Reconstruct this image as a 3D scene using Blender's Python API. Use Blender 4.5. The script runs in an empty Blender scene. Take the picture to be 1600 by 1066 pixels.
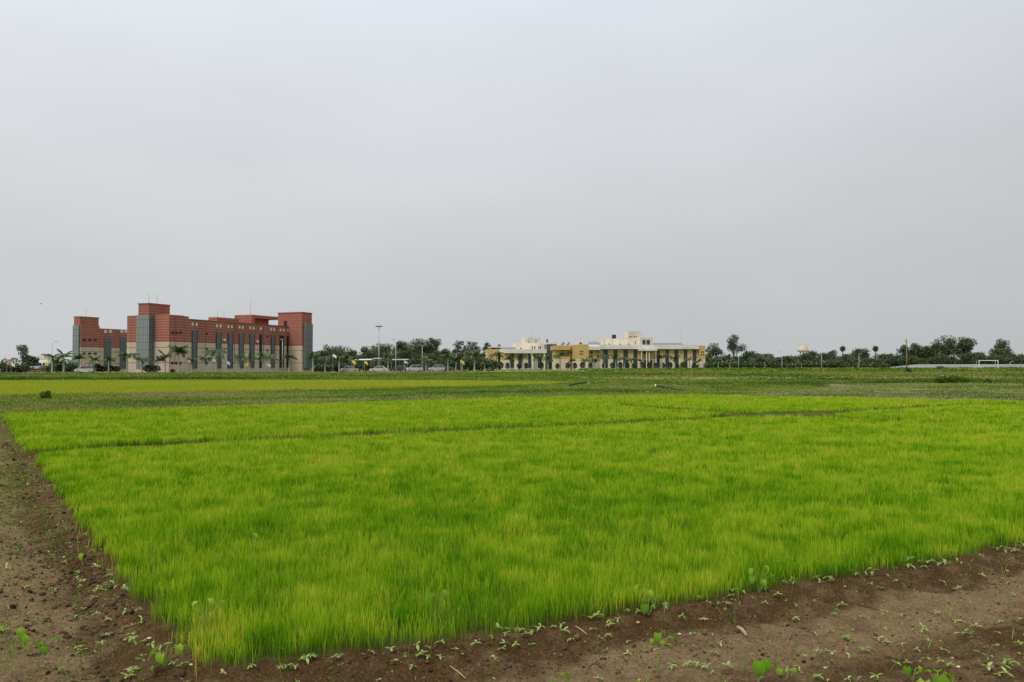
import bpy, math, random
import numpy as np
from mathutils import Vector, Matrix

SC = bpy.context.scene
COL = SC.collection
R = math.radians
F = 1244.0                      # focal length in photo pixels (1600 wide)
CH = 1.7                        # eye height

# ------------------------------------------------------------------ camera
cd = bpy.data.cameras.new('camera')
cam = bpy.data.objects.new('camera', cd)
COL.objects.link(cam)
cd.sensor_width = 36.0
cd.lens = 36.0 * F / 1600
cd.clip_start = 0.05
cd.clip_end = 6000
PITCH, ROLL = math.atan(37 / F), 0.0025
fw = Vector((0, math.cos(PITCH), math.sin(PITCH)))
up = Vector((0, -math.sin(PITCH), math.cos(PITCH)))
rt = Vector((1, 0, 0))
rt2 = rt * math.cos(ROLL) - up * math.sin(ROLL)
up2 = up * math.cos(ROLL) + rt * math.sin(ROLL)
m = Matrix((rt2, up2, -fw)).transposed().to_4x4()
m.translation = Vector((0, 0, CH))
cam.matrix_world = m
SC.camera = cam

# ------------------------------------------------------------------ sky and sun
SUN_EL, SUN_AZ = R(48), R(215)          # azimuth clockwise from +Y: behind the camera, to its left
W = bpy.data.worlds.new('World')
SC.world = W
W.use_nodes = True
nt = W.node_tree
nt.nodes.clear()
def N(t, kind, **kw):
    n = t.nodes.new(kind)
    for k, v in kw.items():
        setattr(n, k, v)
    return n
wo = N(nt, 'ShaderNodeOutputWorld')
sky = N(nt, 'ShaderNodeTexSky', sky_type='NISHITA', sun_disc=False, sun_elevation=SUN_EL, sun_rotation=SUN_AZ)
sky.dust_density = 6
bg1 = N(nt, 'ShaderNodeBackground')
bg1.inputs[1].default_value = 0.08
nt.links.new(sky.outputs[0], bg1.inputs[0])
tc = N(nt, 'ShaderNodeTexCoord')
sp = N(nt, 'ShaderNodeSeparateXYZ')
nt.links.new(tc.outputs['Generated'], sp.inputs[0])
rp = N(nt, 'ShaderNodeValToRGB')
e = rp.color_ramp.elements
e[0].position = 0.0;  e[0].color = (.574, .597, .608, 1)
e[1].position = 1.0;  e[1].color = (1.35, 1.37, 1.40, 1)
for p, c in ((.10, (.594, .615, .626)), (.21, (.668, .694, .713)), (.42, (.790, .822, .885)), (.65, (1.04, 1.08, 1.13))):
    k = e.new(p); k.color = (*c, 1)
cl = N(nt, 'ShaderNodeTexNoise'); cl.inputs['Scale'].default_value = 2.2; cl.inputs['Detail'].default_value = 4
mp = N(nt, 'ShaderNodeMapping'); mp.inputs['Scale'].default_value = (1, 1, 3.0)
nt.links.new(tc.outputs['Generated'], mp.inputs[0]); nt.links.new(mp.outputs[0], cl.inputs['Vector'])
mr = N(nt, 'ShaderNodeMapRange'); mr.inputs['From Min'].default_value = .3; mr.inputs['From Max'].default_value = .7
mr.inputs['To Min'].default_value = .95; mr.inputs['To Max'].default_value = 1.05
nt.links.new(cl.outputs[0], mr.inputs[0])
az = N(nt, 'ShaderNodeMath', operation='MULTIPLY_ADD'); az.inputs[1].default_value = -.13; az.inputs[2].default_value = 1.0
nt.links.new(sp.outputs[0], az.inputs[0])
mul = N(nt, 'ShaderNodeMath', operation='MULTIPLY')
nt.links.new(mr.outputs[0], mul.inputs[0]); nt.links.new(az.outputs[0], mul.inputs[1])
nt.links.new(sp.outputs[2], rp.inputs[0])
bg2 = N(nt, 'ShaderNodeBackground')
nt.links.new(rp.outputs[0], bg2.inputs[0]); nt.links.new(mul.outputs[0], bg2.inputs[1])
mx = N(nt, 'ShaderNodeMixShader'); mx.inputs[0].default_value = .93       # a nearly closed cloud deck under the clear sky
nt.links.new(bg1.outputs[0], mx.inputs[1]); nt.links.new(bg2.outputs[0], mx.inputs[2])
nt.links.new(mx.outputs[0], wo.inputs[0])
W.cycles.sampling_method = 'AUTOMATIC'

sl = bpy.data.lights.new('sun', 'SUN')
sl.energy = 1.7
sl.angle = R(14)
sl.color = (1.0, .94, .84)
so = bpy.data.objects.new('sun', sl)
COL.objects.link(so)
sd = Vector((math.sin(SUN_AZ) * math.cos(SUN_EL), math.cos(SUN_AZ) * math.cos(SUN_EL), math.sin(SUN_EL)))
so.rotation_euler = sd.to_track_quat('Z', 'Y').to_euler()
so.location = (-30, -30, 60)

SC.view_settings.view_transform = 'Standard'
SC.view_settings.look = 'None'
SC.view_settings.exposure = 0
SC.view_settings.gamma = 1
SC.cycles.max_bounces = 6
SC.cycles.transparent_max_bounces = 6

# ------------------------------------------------------------------ helpers
def hz(px): return 570 - (px - 800) * ROLL
def GX(px, Y): return (px - 800) / F * Y
def ZA(px, py, Y): return CH + (hz(px) - py) * Y / F
def GY(px, py): return CH * F / (py - hz(px))
def G(px, py):
    Y = GY(px, py)
    return GX(px, Y), Y

def tag(o, label=None, cat=None, group=None, kind=None):
    if label: o['label'] = label
    if cat: o['category'] = cat
    if group: o['group'] = group
    if kind: o['kind'] = kind
    return o
def empty(name, loc, rz=0.0):
    o = bpy.data.objects.new(name, None)
    o.empty_display_size = .2
    o.location = loc
    o.rotation_euler = (0, 0, rz)
    COL.objects.link(o)
    return o
def link(name, me, parent=None, loc=None):
    o = bpy.data.objects.new(name, me)
    COL.objects.link(o)
    if parent is not None: o.parent = parent
    if loc is not None: o.location = loc
    return o
def copy_tree(o, parent=None):
    c = o.copy()
    COL.objects.link(c)
    if parent is not None: c.parent = parent
    for ch in list(o.children): copy_tree(ch, c)
    return c
ORD = ['first', 'second', 'third', 'fourth', 'fifth', 'sixth', 'seventh', 'eighth', 'ninth', 'tenth', 'eleventh', 'twelfth',
       'thirteenth', 'fourteenth', 'fifteenth', 'sixteenth', 'seventeenth', 'eighteenth', 'nineteenth', 'twentieth',
       'twenty-first', 'twenty-second', 'twenty-third', 'twenty-fourth', 'twenty-fifth', 'twenty-sixth']

class MB:
    def __init__(s): s.v = []; s.f = []
    def add(s, vs, fs):
        b = len(s.v); s.v += [tuple(x) for x in vs]; s.f += [tuple(b + i for i in q) for q in fs]; return s
    def hexa(s, p):      # 8 corners: bottom 4 ccw, top 4 ccw
        return s.add(p, [(0, 3, 2, 1), (4, 5, 6, 7), (0, 1, 5, 4), (1, 2, 6, 5), (2, 3, 7, 6), (3, 0, 4, 7)])
    def box(s, x0, x1, y0, y1, z0, z1):
        return s.hexa([(x0, y0, z0), (x1, y0, z0), (x1, y1, z0), (x0, y1, z0), (x0, y0, z1), (x1, y0, z1), (x1, y1, z1), (x0, y1, z1)])
    def tube(s, pts, rad, n=6, caps=True):
        pts = [Vector(p) for p in pts]
        rad = rad if hasattr(rad, '__len__') else [rad] * len(pts)
        rings = []
        for i, p in enumerate(pts):
            d = (pts[min(i + 1, len(pts) - 1)] - pts[max(i - 1, 0)]).normalized()
            a = d.orthogonal().normalized() if abs(d.z) < .98 else Vector((1, 0, 0))
            a = (a - d * a.dot(d)).normalized(); b = d.cross(a)
            rings.append([p + (a * math.cos(2 * math.pi * k / n) + b * math.sin(2 * math.pi * k / n)) * rad[i] for k in range(n)])
        base = len(s.v)
        for r in rings: s.v += [tuple(x) for x in r]
        for i in range(len(pts) - 1):
            for k in range(n):
                q = base + i * n
                s.f.append((q + k, q + (k + 1) % n, q + n + (k + 1) % n, q + n + k))
        if caps:
            s.f.append(tuple(base + k for k in reversed(range(n))))
            s.f.append(tuple(base + (len(pts) - 1) * n + k for k in range(n)))
        return s
    def lathe(s, prof, n=16, c=(0, 0, 0)):
        base = len(s.v)
        for r, z in prof:
            for k in range(n):
                a = 2 * math.pi * k / n
                s.v.append((c[0] + r * math.cos(a), c[1] + r * math.sin(a), c[2] + z))
        for i in range(len(prof) - 1):
            for k in range(n):
                q = base + i * n
                s.f.append((q + k, q + (k + 1) % n, q + n + (k + 1) % n, q + n + k))
        s.f.append(tuple(base + k for k in reversed(range(n))))
        s.f.append(tuple(base + (len(prof) - 1) * n + k for k in range(n)))
        return s
    def mesh(s, name, mat, smooth=False):
        me = bpy.data.meshes.new(name)
        me.from_pydata(s.v, [], s.f)
        if mat: me.materials.append(mat)
        if smooth: me.polygons.foreach_set('use_smooth', [True] * len(me.polygons))
        me.update()
        return me
    def build(s, name, mat, parent=None, loc=None, smooth=False):
        return link(name, s.mesh(name, mat, smooth), parent, loc)

def np_mesh(name, verts, faces, mat, attrs=None, smooth=False):
    """faces: list of int arrays (n,k)."""
    me = bpy.data.meshes.new(name)
    me.vertices.add(len(verts))
    me.vertices.foreach_set('co', np.ascontiguousarray(verts, np.float32).ravel())
    li = np.concatenate([f.ravel() for f in faces]).astype(np.int32)
    cnt = np.concatenate([np.full(len(f), f.shape[1], np.int32) for f in faces])
    ls = np.concatenate([[0], np.cumsum(cnt)[:-1]]).astype(np.int32)
    me.loops.add(len(li)); me.loops.foreach_set('vertex_index', li)
    me.polygons.add(len(cnt)); me.polygons.foreach_set('loop_start', ls)
    if smooth: me.polygons.foreach_set('use_smooth', np.ones(len(cnt), bool))
    for k, a in (attrs or {}).items():
        at = me.attributes.new(k, 'FLOAT', 'POINT')
        at.data.foreach_set('value', np.ascontiguousarray(a, np.float32).ravel())
    if mat: me.materials.append(mat)
    me.update(calc_edges=True)
    return me

# value noise in numpy
def _hash(i, j, seed):
    h = (i.astype(np.int64) * 374761393 + j.astype(np.int64) * 668265263 + seed * 982451653) & 0xffffffff
    h = ((h ^ (h >> 13)) * 1274126177) & 0xffffffff
    return ((h ^ (h >> 16)) & 0xffff) / 65535.0
def vnoise(x, y, seed=0):
    xi, yi = np.floor(x), np.floor(y)
    fx, fy = x - xi, y - yi
    fx = fx * fx * (3 - 2 * fx); fy = fy * fy * (3 - 2 * fy)
    a, b = _hash(xi, yi, seed), _hash(xi + 1, yi, seed)
    c, d = _hash(xi, yi + 1, seed), _hash(xi + 1, yi + 1, seed)
    return (a + (b - a) * fx) * (1 - fy) + (c + (d - c) * fx) * fy
def fbm(x, y, seed=0, oct=4):
    s = 0.; a = .5; t = 0.
    for k in range(oct):
        s = s + a * vnoise(x, y, seed + k * 17); t += a
        a *= .5; x = x * 2.03 + 5.1; y = y * 2.03 + 1.7
    return s / t
def sstep(a, b, x):
    t = np.clip((x - a) / (b - a), 0, 1)
    return t * t * (3 - 2 * t)
def inpoly(x, y, poly):
    r = np.zeros(x.shape, bool)
    n = len(poly)
    for i in range(n):
        x0, y0 = poly[i]; x1, y1 = poly[(i + 1) % n]
        if y0 == y1: continue
        c = ((y0 > y) != (y1 > y)) & (x < (x1 - x0) * (y - y0) / (y1 - y0) + x0)
        r ^= c
    return r
def dseg(x, y, p, q):
    dx, dy = q[0] - p[0], q[1] - p[1]
    t = np.clip(((x - p[0]) * dx + (y - p[1]) * dy) / (dx * dx + dy * dy), 0, 1)
    return np.hypot(x - p[0] - t * dx, y - p[1] - t * dy)
def dline(x, y, pts):
    d = np.full(np.shape(x), 1e9)
    for i in range(len(pts) - 1): d = np.minimum(d, dseg(x, y, pts[i], pts[i + 1]))
    return d

# ------------------------------------------------------------------ materials
def mat(name, col, rough=.8, metal=0., spec=.3, noise=None, bump=None):
    """noise=(scale, amount): mottles the colour;  bump=(scale, strength, distance)."""
    mm = bpy.data.materials.new(name); mm.use_nodes = True
    t = mm.node_tree; b = t.nodes['Principled BSDF']
    b.inputs['Base Color'].default_value = (*col, 1); b.inputs['Roughness'].default_value = rough
    b.inputs['Metallic'].default_value = metal; b.inputs['Specular IOR Level'].default_value = spec
    g = N(t, 'ShaderNodeNewGeometry')
    if noise:
        n = N(t, 'ShaderNodeTexNoise'); n.inputs['Scale'].default_value = noise[0]; n.inputs['Detail'].default_value = 5
        t.links.new(g.outputs['Position'], n.inputs['Vector'])
        r = N(t, 'ShaderNodeValToRGB'); a = noise[1]
        r.color_ramp.elements[0].position = .3; r.color_ramp.elements[1].position = .7
        r.color_ramp.elements[0].color = (*[c * (1 - a) for c in col], 1); r.color_ramp.elements[1].color = (*[min(1, c * (1 + a)) for c in col], 1)
        t.links.new(n.outputs[0], r.inputs[0]); t.links.new(r.outputs[0], b.inputs['Base Color'])
    if bump:
        n2 = N(t, 'ShaderNodeTexNoise'); n2.inputs['Scale'].default_value = bump[0]; n2.inputs['Detail'].default_value = 4
        t.links.new(g.outputs['Position'], n2.inputs['Vector'])
        bp = N(t, 'ShaderNodeBump'); bp.inputs['Strength'].default_value = bump[1]; bp.inputs['Distance'].default_value = bump[2]
        t.links.new(n2.outputs[0], bp.inputs['Height']); t.links.new(bp.outputs[0], b.inputs['Normal'])
    return mm
def leaf_mat(name, ramp, trans=.35, attr='tint', rough=.55, spec=True, root=None):
    mm = bpy.data.materials.new(name); mm.use_nodes = True
    t = mm.node_tree; t.nodes.clear()
    o = N(t, 'ShaderNodeOutputMaterial')
    a = N(t, 'ShaderNodeAttribute', attribute_name=attr)
    r = N(t, 'ShaderNodeValToRGB')
    els = r.color_ramp.elements
    els[0].position = ramp[0][0]; els[0].color = (*ramp[0][1], 1)
    els[1].position = ramp[-1][0]; els[1].color = (*ramp[-1][1], 1)
    for p, c in ramp[1:-1]:
        k = els.new(p); k.color = (*c, 1)
    t.links.new(a.outputs['Fac'], r.inputs[0])
    colr = r.outputs[0]
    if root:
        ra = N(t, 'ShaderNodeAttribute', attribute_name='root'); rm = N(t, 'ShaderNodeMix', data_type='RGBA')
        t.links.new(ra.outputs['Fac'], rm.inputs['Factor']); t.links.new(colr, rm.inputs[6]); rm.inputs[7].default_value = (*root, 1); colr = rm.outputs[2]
    d = N(t, 'ShaderNodeBsdfDiffuse'); tr = N(t, 'ShaderNodeBsdfTranslucent')
    t.links.new(colr, d.inputs[0]); t.links.new(colr, tr.inputs[0])
    mxx = N(t, 'ShaderNodeMixShader'); mxx.inputs[0].default_value = trans
    t.links.new(d.outputs[0], mxx.inputs[1]); t.links.new(tr.outputs[0], mxx.inputs[2])
    last = mxx
    if spec:
        gl = N(t, 'ShaderNodeBsdfGlossy'); gl.inputs['Roughness'].default_value = rough
        gl.inputs[0].default_value = (.8, .85, .8, 1)
        m2 = N(t, 'ShaderNodeMixShader'); m2.inputs[0].default_value = .04
        t.links.new(mxx.outputs[0], m2.inputs[1]); t.links.new(gl.outputs[0], m2.inputs[2]); last = m2
    t.links.new(last.outputs[0], o.inputs[0])
    return mm

M = {}
RICE = ((0., (.034, .130, .003)), (.3, (.102, .285, .007)), (.55, (.250, .455, .012)), (.78, (.425, .535, .023)), (1., (.620, .550, .080)))
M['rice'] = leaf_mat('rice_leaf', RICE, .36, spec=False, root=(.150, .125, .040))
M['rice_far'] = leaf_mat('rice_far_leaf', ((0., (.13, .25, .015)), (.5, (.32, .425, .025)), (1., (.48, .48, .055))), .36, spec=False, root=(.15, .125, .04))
M['weed'] = leaf_mat('weed_leaf', ((0., (.045, .085, .016)), (.45, (.115, .195, .028)), (.75, (.205, .275, .042)), (1., (.300, .245, .105))), .3, spec=False)
M['bank'] = leaf_mat('bank_leaf', ((0., (.045, .085, .016)), (.4, (.110, .190, .030)), (.7, (.200, .260, .042)), (1., (.270, .180, .090))), .3, spec=False)
M['seedling'] = leaf_mat('seedling_leaf', ((0., (.09, .19, .025)), (.5, (.21, .34, .065)), (1., (.42, .50, .20))), .3, spec=False)
M['heart'] = leaf_mat('heart_leaf', ((0., (.05, .15, .012)), (.5, (.13, .28, .018)), (1., (.32, .45, .05))), .35, spec=False)
M['tree'] = leaf_mat('tree_leaf', ((0., (.028, .046, .020)), (.5, (.070, .106, .038)), (1., (.140, .180, .060))), .3)
M['tree_olive'] = leaf_mat('olive_leaf', ((0., (.042, .050, .021)), (.5, (.100, .122, .042)), (1., (.180, .190, .070))), .3)
M['tree_grey'] = leaf_mat('grey_leaf', ((0., (.050, .064, .048)), (.5, (.095, .118, .080)), (1., (.155, .180, .120))), .3)
M['palm'] = leaf_mat('palm_leaf', ((0., (.025, .055, .018)), (.5, (.065, .115, .030)), (1., (.150, .185, .050))), .3)
M['shrub'] = leaf_mat('shrub_leaf', ((0., (.020, .040, .016)), (.5, (.045, .075, .024)), (1., (.090, .130, .040))), .25)
M['bark'] = mat('bark', (.16, .13, .10), .9, noise=(3, .3))
M['palm_bark'] = mat('palm_bark', (.34, .31, .27), .9, noise=(4, .2))
M['stem'] = mat('green_stem', (.20, .27, .09), .6)
M['pole'] = mat('galvanised_pole', (.42, .42, .42), .5, .3)
M['wood'] = mat('weathered_wood', (.26, .15, .09), .9, noise=(2, .3))
M['white'] = mat('white_paint', (.78, .78, .76), .5)
M['greywall'] = mat('pale_sheet', (.40, .41, .44), .5, noise=(.3, .08))
M['dark'] = mat('dark_gap', (.02, .02, .022), .6)
M['black'] = mat('black_plastic', (.015, .015, .018), .45)
M['rubber'] = mat('black_rubber', (.02, .02, .02), .8)
M['rim'] = mat('alloy_rim', (.5, .5, .52), .35, .6)
M['flower'] = mat('white_flower', (.8, .78, .78), .7)
M['stone'] = mat('pale_stone', (.50, .40, .30), .9, noise=(60, .3), bump=(90, .5, .004))
M['rusty'] = mat('ochre_lump', (.55, .30, .10), .9, noise=(80, .35), bump=(120, .8, .006))
M['straw'] = mat('dry_straw', (.36, .26, .15), .8, noise=(40, .25))
M['dryleaf'] = mat('dry_leaf', (.62, .47, .38), .8, noise=(30, .25))
M['feather'] = mat('white_feather', (.82, .82, .80), .7)
M['beak'] = mat('yellow_beak', (.55, .38, .05), .5)
M['bagplastic'] = mat('white_plastic', (.80, .80, .80), .4)
M['concrete'] = mat('pale_concrete', (.48, .44, .36), .9, noise=(1, .15))

# facade materials: courses by height
def facade_mat(name, low, high, zsplit, line=None, pitch=.62, lw=.1, grooves=(), groove=(.07, .05, .045), dirt=.14):
    mm = bpy.data.materials.new(name); mm.use_nodes = True
    t = mm.node_tree; b = t.nodes['Principled BSDF']
    b.inputs['Roughness'].default_value = .9; b.inputs['Specular IOR Level'].default_value = .15
    g = N(t, 'ShaderNodeNewGeometry'); s = N(t, 'ShaderNodeSeparateXYZ'); t.links.new(g.outputs['Position'], s.inputs[0])
    z = s.outputs[2]
    def math_(op, a, b_=None):
        n = N(t, 'ShaderNodeMath', operation=op)
        for i, q in enumerate((a, b_)):
            if q is None: continue
            if isinstance(q, (int, float)): n.inputs[i].default_value = q
            else: t.links.new(q, n.inputs[i])
        return n.outputs[0]
    def mixc(f, a, c):
        n = N(t, 'ShaderNodeMix', data_type='RGBA')
        t.links.new(f, n.inputs['Factor'])
        for i, q in ((6, a), (7, c)):
            if isinstance(q, tuple): n.inputs[i].default_value = (*q, 1)
            else: t.links.new(q, n.inputs[i])
        return n.outputs[2]
    split = math_('GREATER_THAN', z, zsplit)
    hi = high
    if line:
        fr = math_('FRACT', math_('DIVIDE', math_('SUBTRACT', z, zsplit), pitch))
        ln = math_('LESS_THAN', fr, lw / pitch)
        hi = mixc(ln, high, line)
    c = mixc(split, low, hi)
    for gz in grooves:
        d = math_('LESS_THAN', math_('ABSOLUTE', math_('SUBTRACT', z, gz)), .055)
        c = mixc(d, c, groove)
    n1 = N(t, 'ShaderNodeTexNoise'); n1.inputs['Scale'].default_value = .35; n1.inputs['Detail'].default_value = 6
    mpp = N(t, 'ShaderNodeMapping'); mpp.inputs['Scale'].default_value = (1, 1, .35)
    t.links.new(g.outputs['Position'], mpp.inputs[0]); t.links.new(mpp.outputs[0], n1.inputs['Vector'])
    mr_ = N(t, 'ShaderNodeMapRange'); mr_.inputs['From Min'].default_value = .3; mr_.inputs['From Max'].default_value = .7
    mr_.inputs['To Min'].default_value = 1 - dirt; mr_.inputs['To Max'].default_value = 1 + dirt * .6
    t.links.new(n1.outputs[0], mr_.inputs[0])
    vm = N(t, 'ShaderNodeVectorMath', operation='SCALE')
    t.links.new(c, vm.inputs[0]); t.links.new(mr_.outputs[0], vm.inputs['Scale'])
    t.links.new(vm.outputs[0], b.inputs['Base Color'])
    return mm
def glass_mat(name, col, line, pz=1.75, pa=1.2, du=(1, 0), lw=.1, rough=.25, spec=.5):
    mm = bpy.data.materials.new(name); mm.use_nodes = True
    t = mm.node_tree; b = t.nodes['Principled BSDF']
    b.inputs['Roughness'].default_value = rough; b.inputs['Specular IOR Level'].default_value = spec
    g = N(t, 'ShaderNodeNewGeometry'); s = N(t, 'ShaderNodeSeparateXYZ'); t.links.new(g.outputs['Position'], s.inputs[0])
    def math_(op, a, b_=None):
        n = N(t, 'ShaderNodeMath', operation=op)
        for i, q in enumerate((a, b_)):
            if q is None: continue
            if isinstance(q, (int, float)): n.inputs[i].default_value = q
            else: t.links.new(q, n.inputs[i])
        return n.outputs[0]
    fz = math_('LESS_THAN', math_('FRACT', math_('DIVIDE', s.outputs[2], pz)), lw / pz)
    h = math_('ADD', math_('MULTIPLY', s.outputs[0], du[0]), math_('MULTIPLY', s.outputs[1], du[1]))
    fa = math_('LESS_THAN', math_('FRACT', math_('DIVIDE', h, pa)), lw * .8 / pa)
    mxv = math_('MAXIMUM', fz, fa)
    n = N(t, 'ShaderNodeMix', data_type='RGBA'); t.links.new(mxv, n.inputs['Factor'])
    n.inputs[6].default_value = (*col, 1); n.inputs[7].default_value = (*line, 1)
    t.links.new(n.outputs[2], b.inputs['Base Color'])
    rr = N(t, 'ShaderNodeMapRange'); rr.inputs['To Min'].default_value = rough; rr.inputs['To Max'].default_value = .7
    t.links.new(mxv, rr.inputs[0]); t.links.new(rr.outputs[0], b.inputs['Roughness'])
    return mm

# ------------------------------------------------------------------ field layout (metres)
FRONT = ((-1.68, 4.34), (14.0, 11.9))               # near edge of the nursery bed
LEFT = ((-1.68, 4.34), (-16.35, 25.6))                # left edge
NURSERY = [(-1.72, 4.32), (30.0, 19.7), (34.0, 30.), (21.9, 34.0), (12.2, 40.2), (8.8, 42.0), (0., 39.0), (-8.5, 33.2), (-17.6, 27.1), (-16.6, 25.6)]
FURROW_A = [(-9.3, 15.2), (-5.6, 17.6), (0., 20.8), (8.1, 25.4), (15.9, 30.6), (24, 34)]
FURROW_B = [(4.4, 32.4), (8.1, 25.4), (13.6, 21.0), (30, 13)]
FURROW_C = [(-14.2, 22.4), (-7, 26.6), (2.5, 31.3)]
FIELD2 = [(-120, 30), (-60, 36.5), (-28, 43.5), (-16, 50.5), (-6, 58), (1.5, 64), (5.5, 70), (-6, 79), (-30, 83), (-54, 84), (-130, 88)]
FALLOW = [(9, 43.5), (12.6, 41.), (22.5, 34.8), (36, 30), (60, 36), (60, 66), (30, 67), (16, 58)]
rng = np.random.default_rng(7)

def sdist(x, y, seg):            # signed distance: >0 on the outer (soil) side
    (x0, y0), (x1, y1) = seg
    dx, dy = x1 - x0, y1 - y0
    L = math.hypot(dx, dy)
    return ((x - x0) * dy - (y - y0) * dx) / L
def d_front(x, y): return sdist(x, y, FRONT)
def d_left(x, y): return -sdist(x, y, LEFT)
def edge_wob(x, y): return (fbm(x * 1.3, y * 1.3, 3, 3) - .5) * .28 + (fbm(x * 8, y * 8, 4, 2) - .5) * .17
def d_out(x, y): return np.maximum(d_front(x, y), d_left(x, y)) + edge_wob(x, y)
DENTS = [(1430, 925, .16, .035), (1365, 952, .09, .03), (1235, 1000, .12, .03), (1010, 992, .08, .025), (1008, 1048, .05, .03), (1080, 1052, .05, .03),
         (38, 940, .10, .035), (60, 1035, .10, .04), (25, 915, .07, .03), (1545, 990, .1, .03), (140, 985, .12, .03), (90, 965, .1, .03), (1300, 985, .1, .02),
         (1560, 915, .1, .03), (1120, 1010, .12, .025), (1480, 1000, .12, .02)]
DW = [(*G(a, b), r, d) for a, b, r, d in DENTS]
def height(x, y):
    x = np.asarray(x, float); y = np.asarray(y, float)
    near = 1 - sstep(30, 60, y)
    d = d_out(x, y)
    inside = inpoly(x, y, NURSERY)
    soil = near * (1 - sstep(34, 44, y))
    z = -.085 * sstep(-.02, .42, d) * soil + .03 * sstep(.45, .9, d) * soil
    rough = sstep(-.1, .25, d) * soil
    z = z + rough * ((fbm(x * 2.2, y * 2.2, 11, 3) - .5) * .075 + (fbm(x * 9, y * 9, 12, 3) - .5) * .058 + (fbm(x * 26, y * 26, 13, 2) - .5) * .020)
    z = z + soil * sstep(.05, .25, d) * (1 - sstep(.3, .55, d)) * (fbm(x * 14, y * 14, 15, 2) - .5) * .035
    for (dx, dy, r, dep) in DW:
        q = np.hypot(x - dx, (y - dy)) / r
        z = z - dep * np.exp(-q ** 2 * 1.8) + dep * .5 * np.exp(-((q - 1.35) / .4) ** 2)
    # low bunds between the plots
    z = z + .10 * np.exp(-((dline(x, y, [(-60, 33), (-17, 33), (-8, 39), (0, 46), (9, 49), (20, 62), (60, 72)])) / 2.2) ** 2) * (.6 + .8 * fbm(x * .4, y * .4, 31, 3))
    z = z + .18 * sstep(95, 108, y) * (1 - sstep(140, 170, y)) * fbm(x * .12, y * .12, 33, 3) + .20 * sstep(84, 92, y) * (1 - sstep(96, 106, y)) * fbm(x * .3, y * .3, 35, 3)
    fur = np.minimum(dline(x, y, FURROW_A), dline(x, y, FURROW_B))
    z = z - .13 * inside * (1 - sstep(.22, .52, fur + (fbm(x * 1.5, y * 1.5, 77, 2) - .5) * .3))
    return z
def hp(x, y): return float(height(np.array([x]), np.array([y]))[0])

# ------------------------------------------------------------------ ground sheet
def axis(lo, hi, step, glo, ghi, growth=1.045):
    a = list(np.arange(lo, hi, step))
    v, s = a[-1], step
    while v < ghi: s *= growth; v += s; a.append(v)
    v, s = a[0], step
    pre = []
    while v > glo: s *= growth; v -= s; pre.append(v)
    return np.array(pre[::-1] + a)
gx = axis(-4.6, 7.6, .026, -2500, 2500, 1.05)
gy = axis(3.1, 9.6, .026, -60, 3500, 1.028)
XX, YY = np.meshgrid(gx, gy)
ZZ = height(XX, YY)
nx, ny = len(gx), len(gy)
idx = np.arange(nx * ny).reshape(ny, nx)
quads = np.stack([idx[:-1, :-1], idx[:-1, 1:], idx[1:, 1:], idx[1:, :-1]], -1).reshape(-1, 4)
x, y = XX.ravel(), YY.ravel()
d = d_out(x, y)
damp = (1 - sstep(.30, .62, d + (fbm(x * 1.7, y * 1.7, 5, 3) - .5) * .35))
damp = np.maximum(damp, sstep(.95, 1.35, d_front(x, y) + (fbm(x * 1.1, y * 1.1, 6, 3) - .5) * .7) * .75 * (d_front(x, y) > d_left(x, y)))
damp = np.clip(damp + .45 * (fbm(x * 1.5, y * 1.5, 8, 4) - .52) * 2, 0, 1)
green = sstep(27, 46, y) * .75 + .25 * sstep(150, 170, y)
green = np.maximum(green, .22 * sstep(8, 16, y) * (d > 0))
inf = inpoly(x, y, FALLOW)
green = np.where(inf, .26 + .22 * fbm(x * .15, y * .5, 41, 3), green)
brown = np.exp(-((y - 92 - 8 * (fbm(x * .02, y * 0, 43, 2) - .5)) / 7) ** 2) * sstep(6, 22, x)
green = green * (1 - .85 * brown)
rice = np.maximum(inpoly(x, y, NURSERY) * (d < -.05) * (dline(x, y, FURROW_A) > .5) * (dline(x, y, FURROW_B) > .35), inpoly(x, y, FIELD2)).astype(float)
gm = bpy.data.materials.new('field_soil'); gm.use_nodes = True
t = gm.node_tree; b = t.nodes['Principled BSDF']; b.inputs['Roughness'].default_value = .95; b.inputs['Specular IOR Level'].default_value = .04
def attr(n): return N(t, 'ShaderNodeAttribute', attribute_name=n).outputs['Fac']
geo = N(t, 'ShaderNodeNewGeometry')
def noise(sc, det=5, sc3=(1, 1, 1)):
    mq = N(t, 'ShaderNodeMapping'); mq.inputs['Scale'].default_value = sc3
    t.links.new(geo.outputs['Position'], mq.inputs[0])
    n = N(t, 'ShaderNodeTexNoise'); n.inputs['Scale'].default_value = sc; n.inputs['Detail'].default_value = det; n.inputs['Roughness'].default_value = .62
    t.links.new(mq.outputs[0], n.inputs['Vector']); return n.outputs[0]
def ramp(f, stops):
    r = N(t, 'ShaderNodeValToRGB'); el = r.color_ramp.elements
    el[0].position = stops[0][0]; el[0].color = (*stops[0][1], 1); el[1].position = stops[-1][0]; el[1].color = (*stops[-1][1], 1)
    for p, c in stops[1:-1]: k = el.new(p); k.color = (*c, 1)
    t.links.new(f, r.inputs[0]); return r.outputs[0]
def mixc(f, a, c):
    n = N(t, 'ShaderNodeMix', data_type='RGBA'); t.links.new(f, n.inputs['Factor'])
    t.links.new(a, n.inputs[6]); t.links.new(c, n.inputs[7]); return n.outputs[2]
n_f = noise(55, 6)
dry = ramp(n_f, ((.28, (.095, .064, .033)), (.5, (.185, .127, .066)), (.72, (.265, .192, .108))))
wet = ramp(n_f, ((.28, (.030, .018, .008)), (.5, (.072, .041, .017)), (.75, (.135, .083, .038))))
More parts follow.
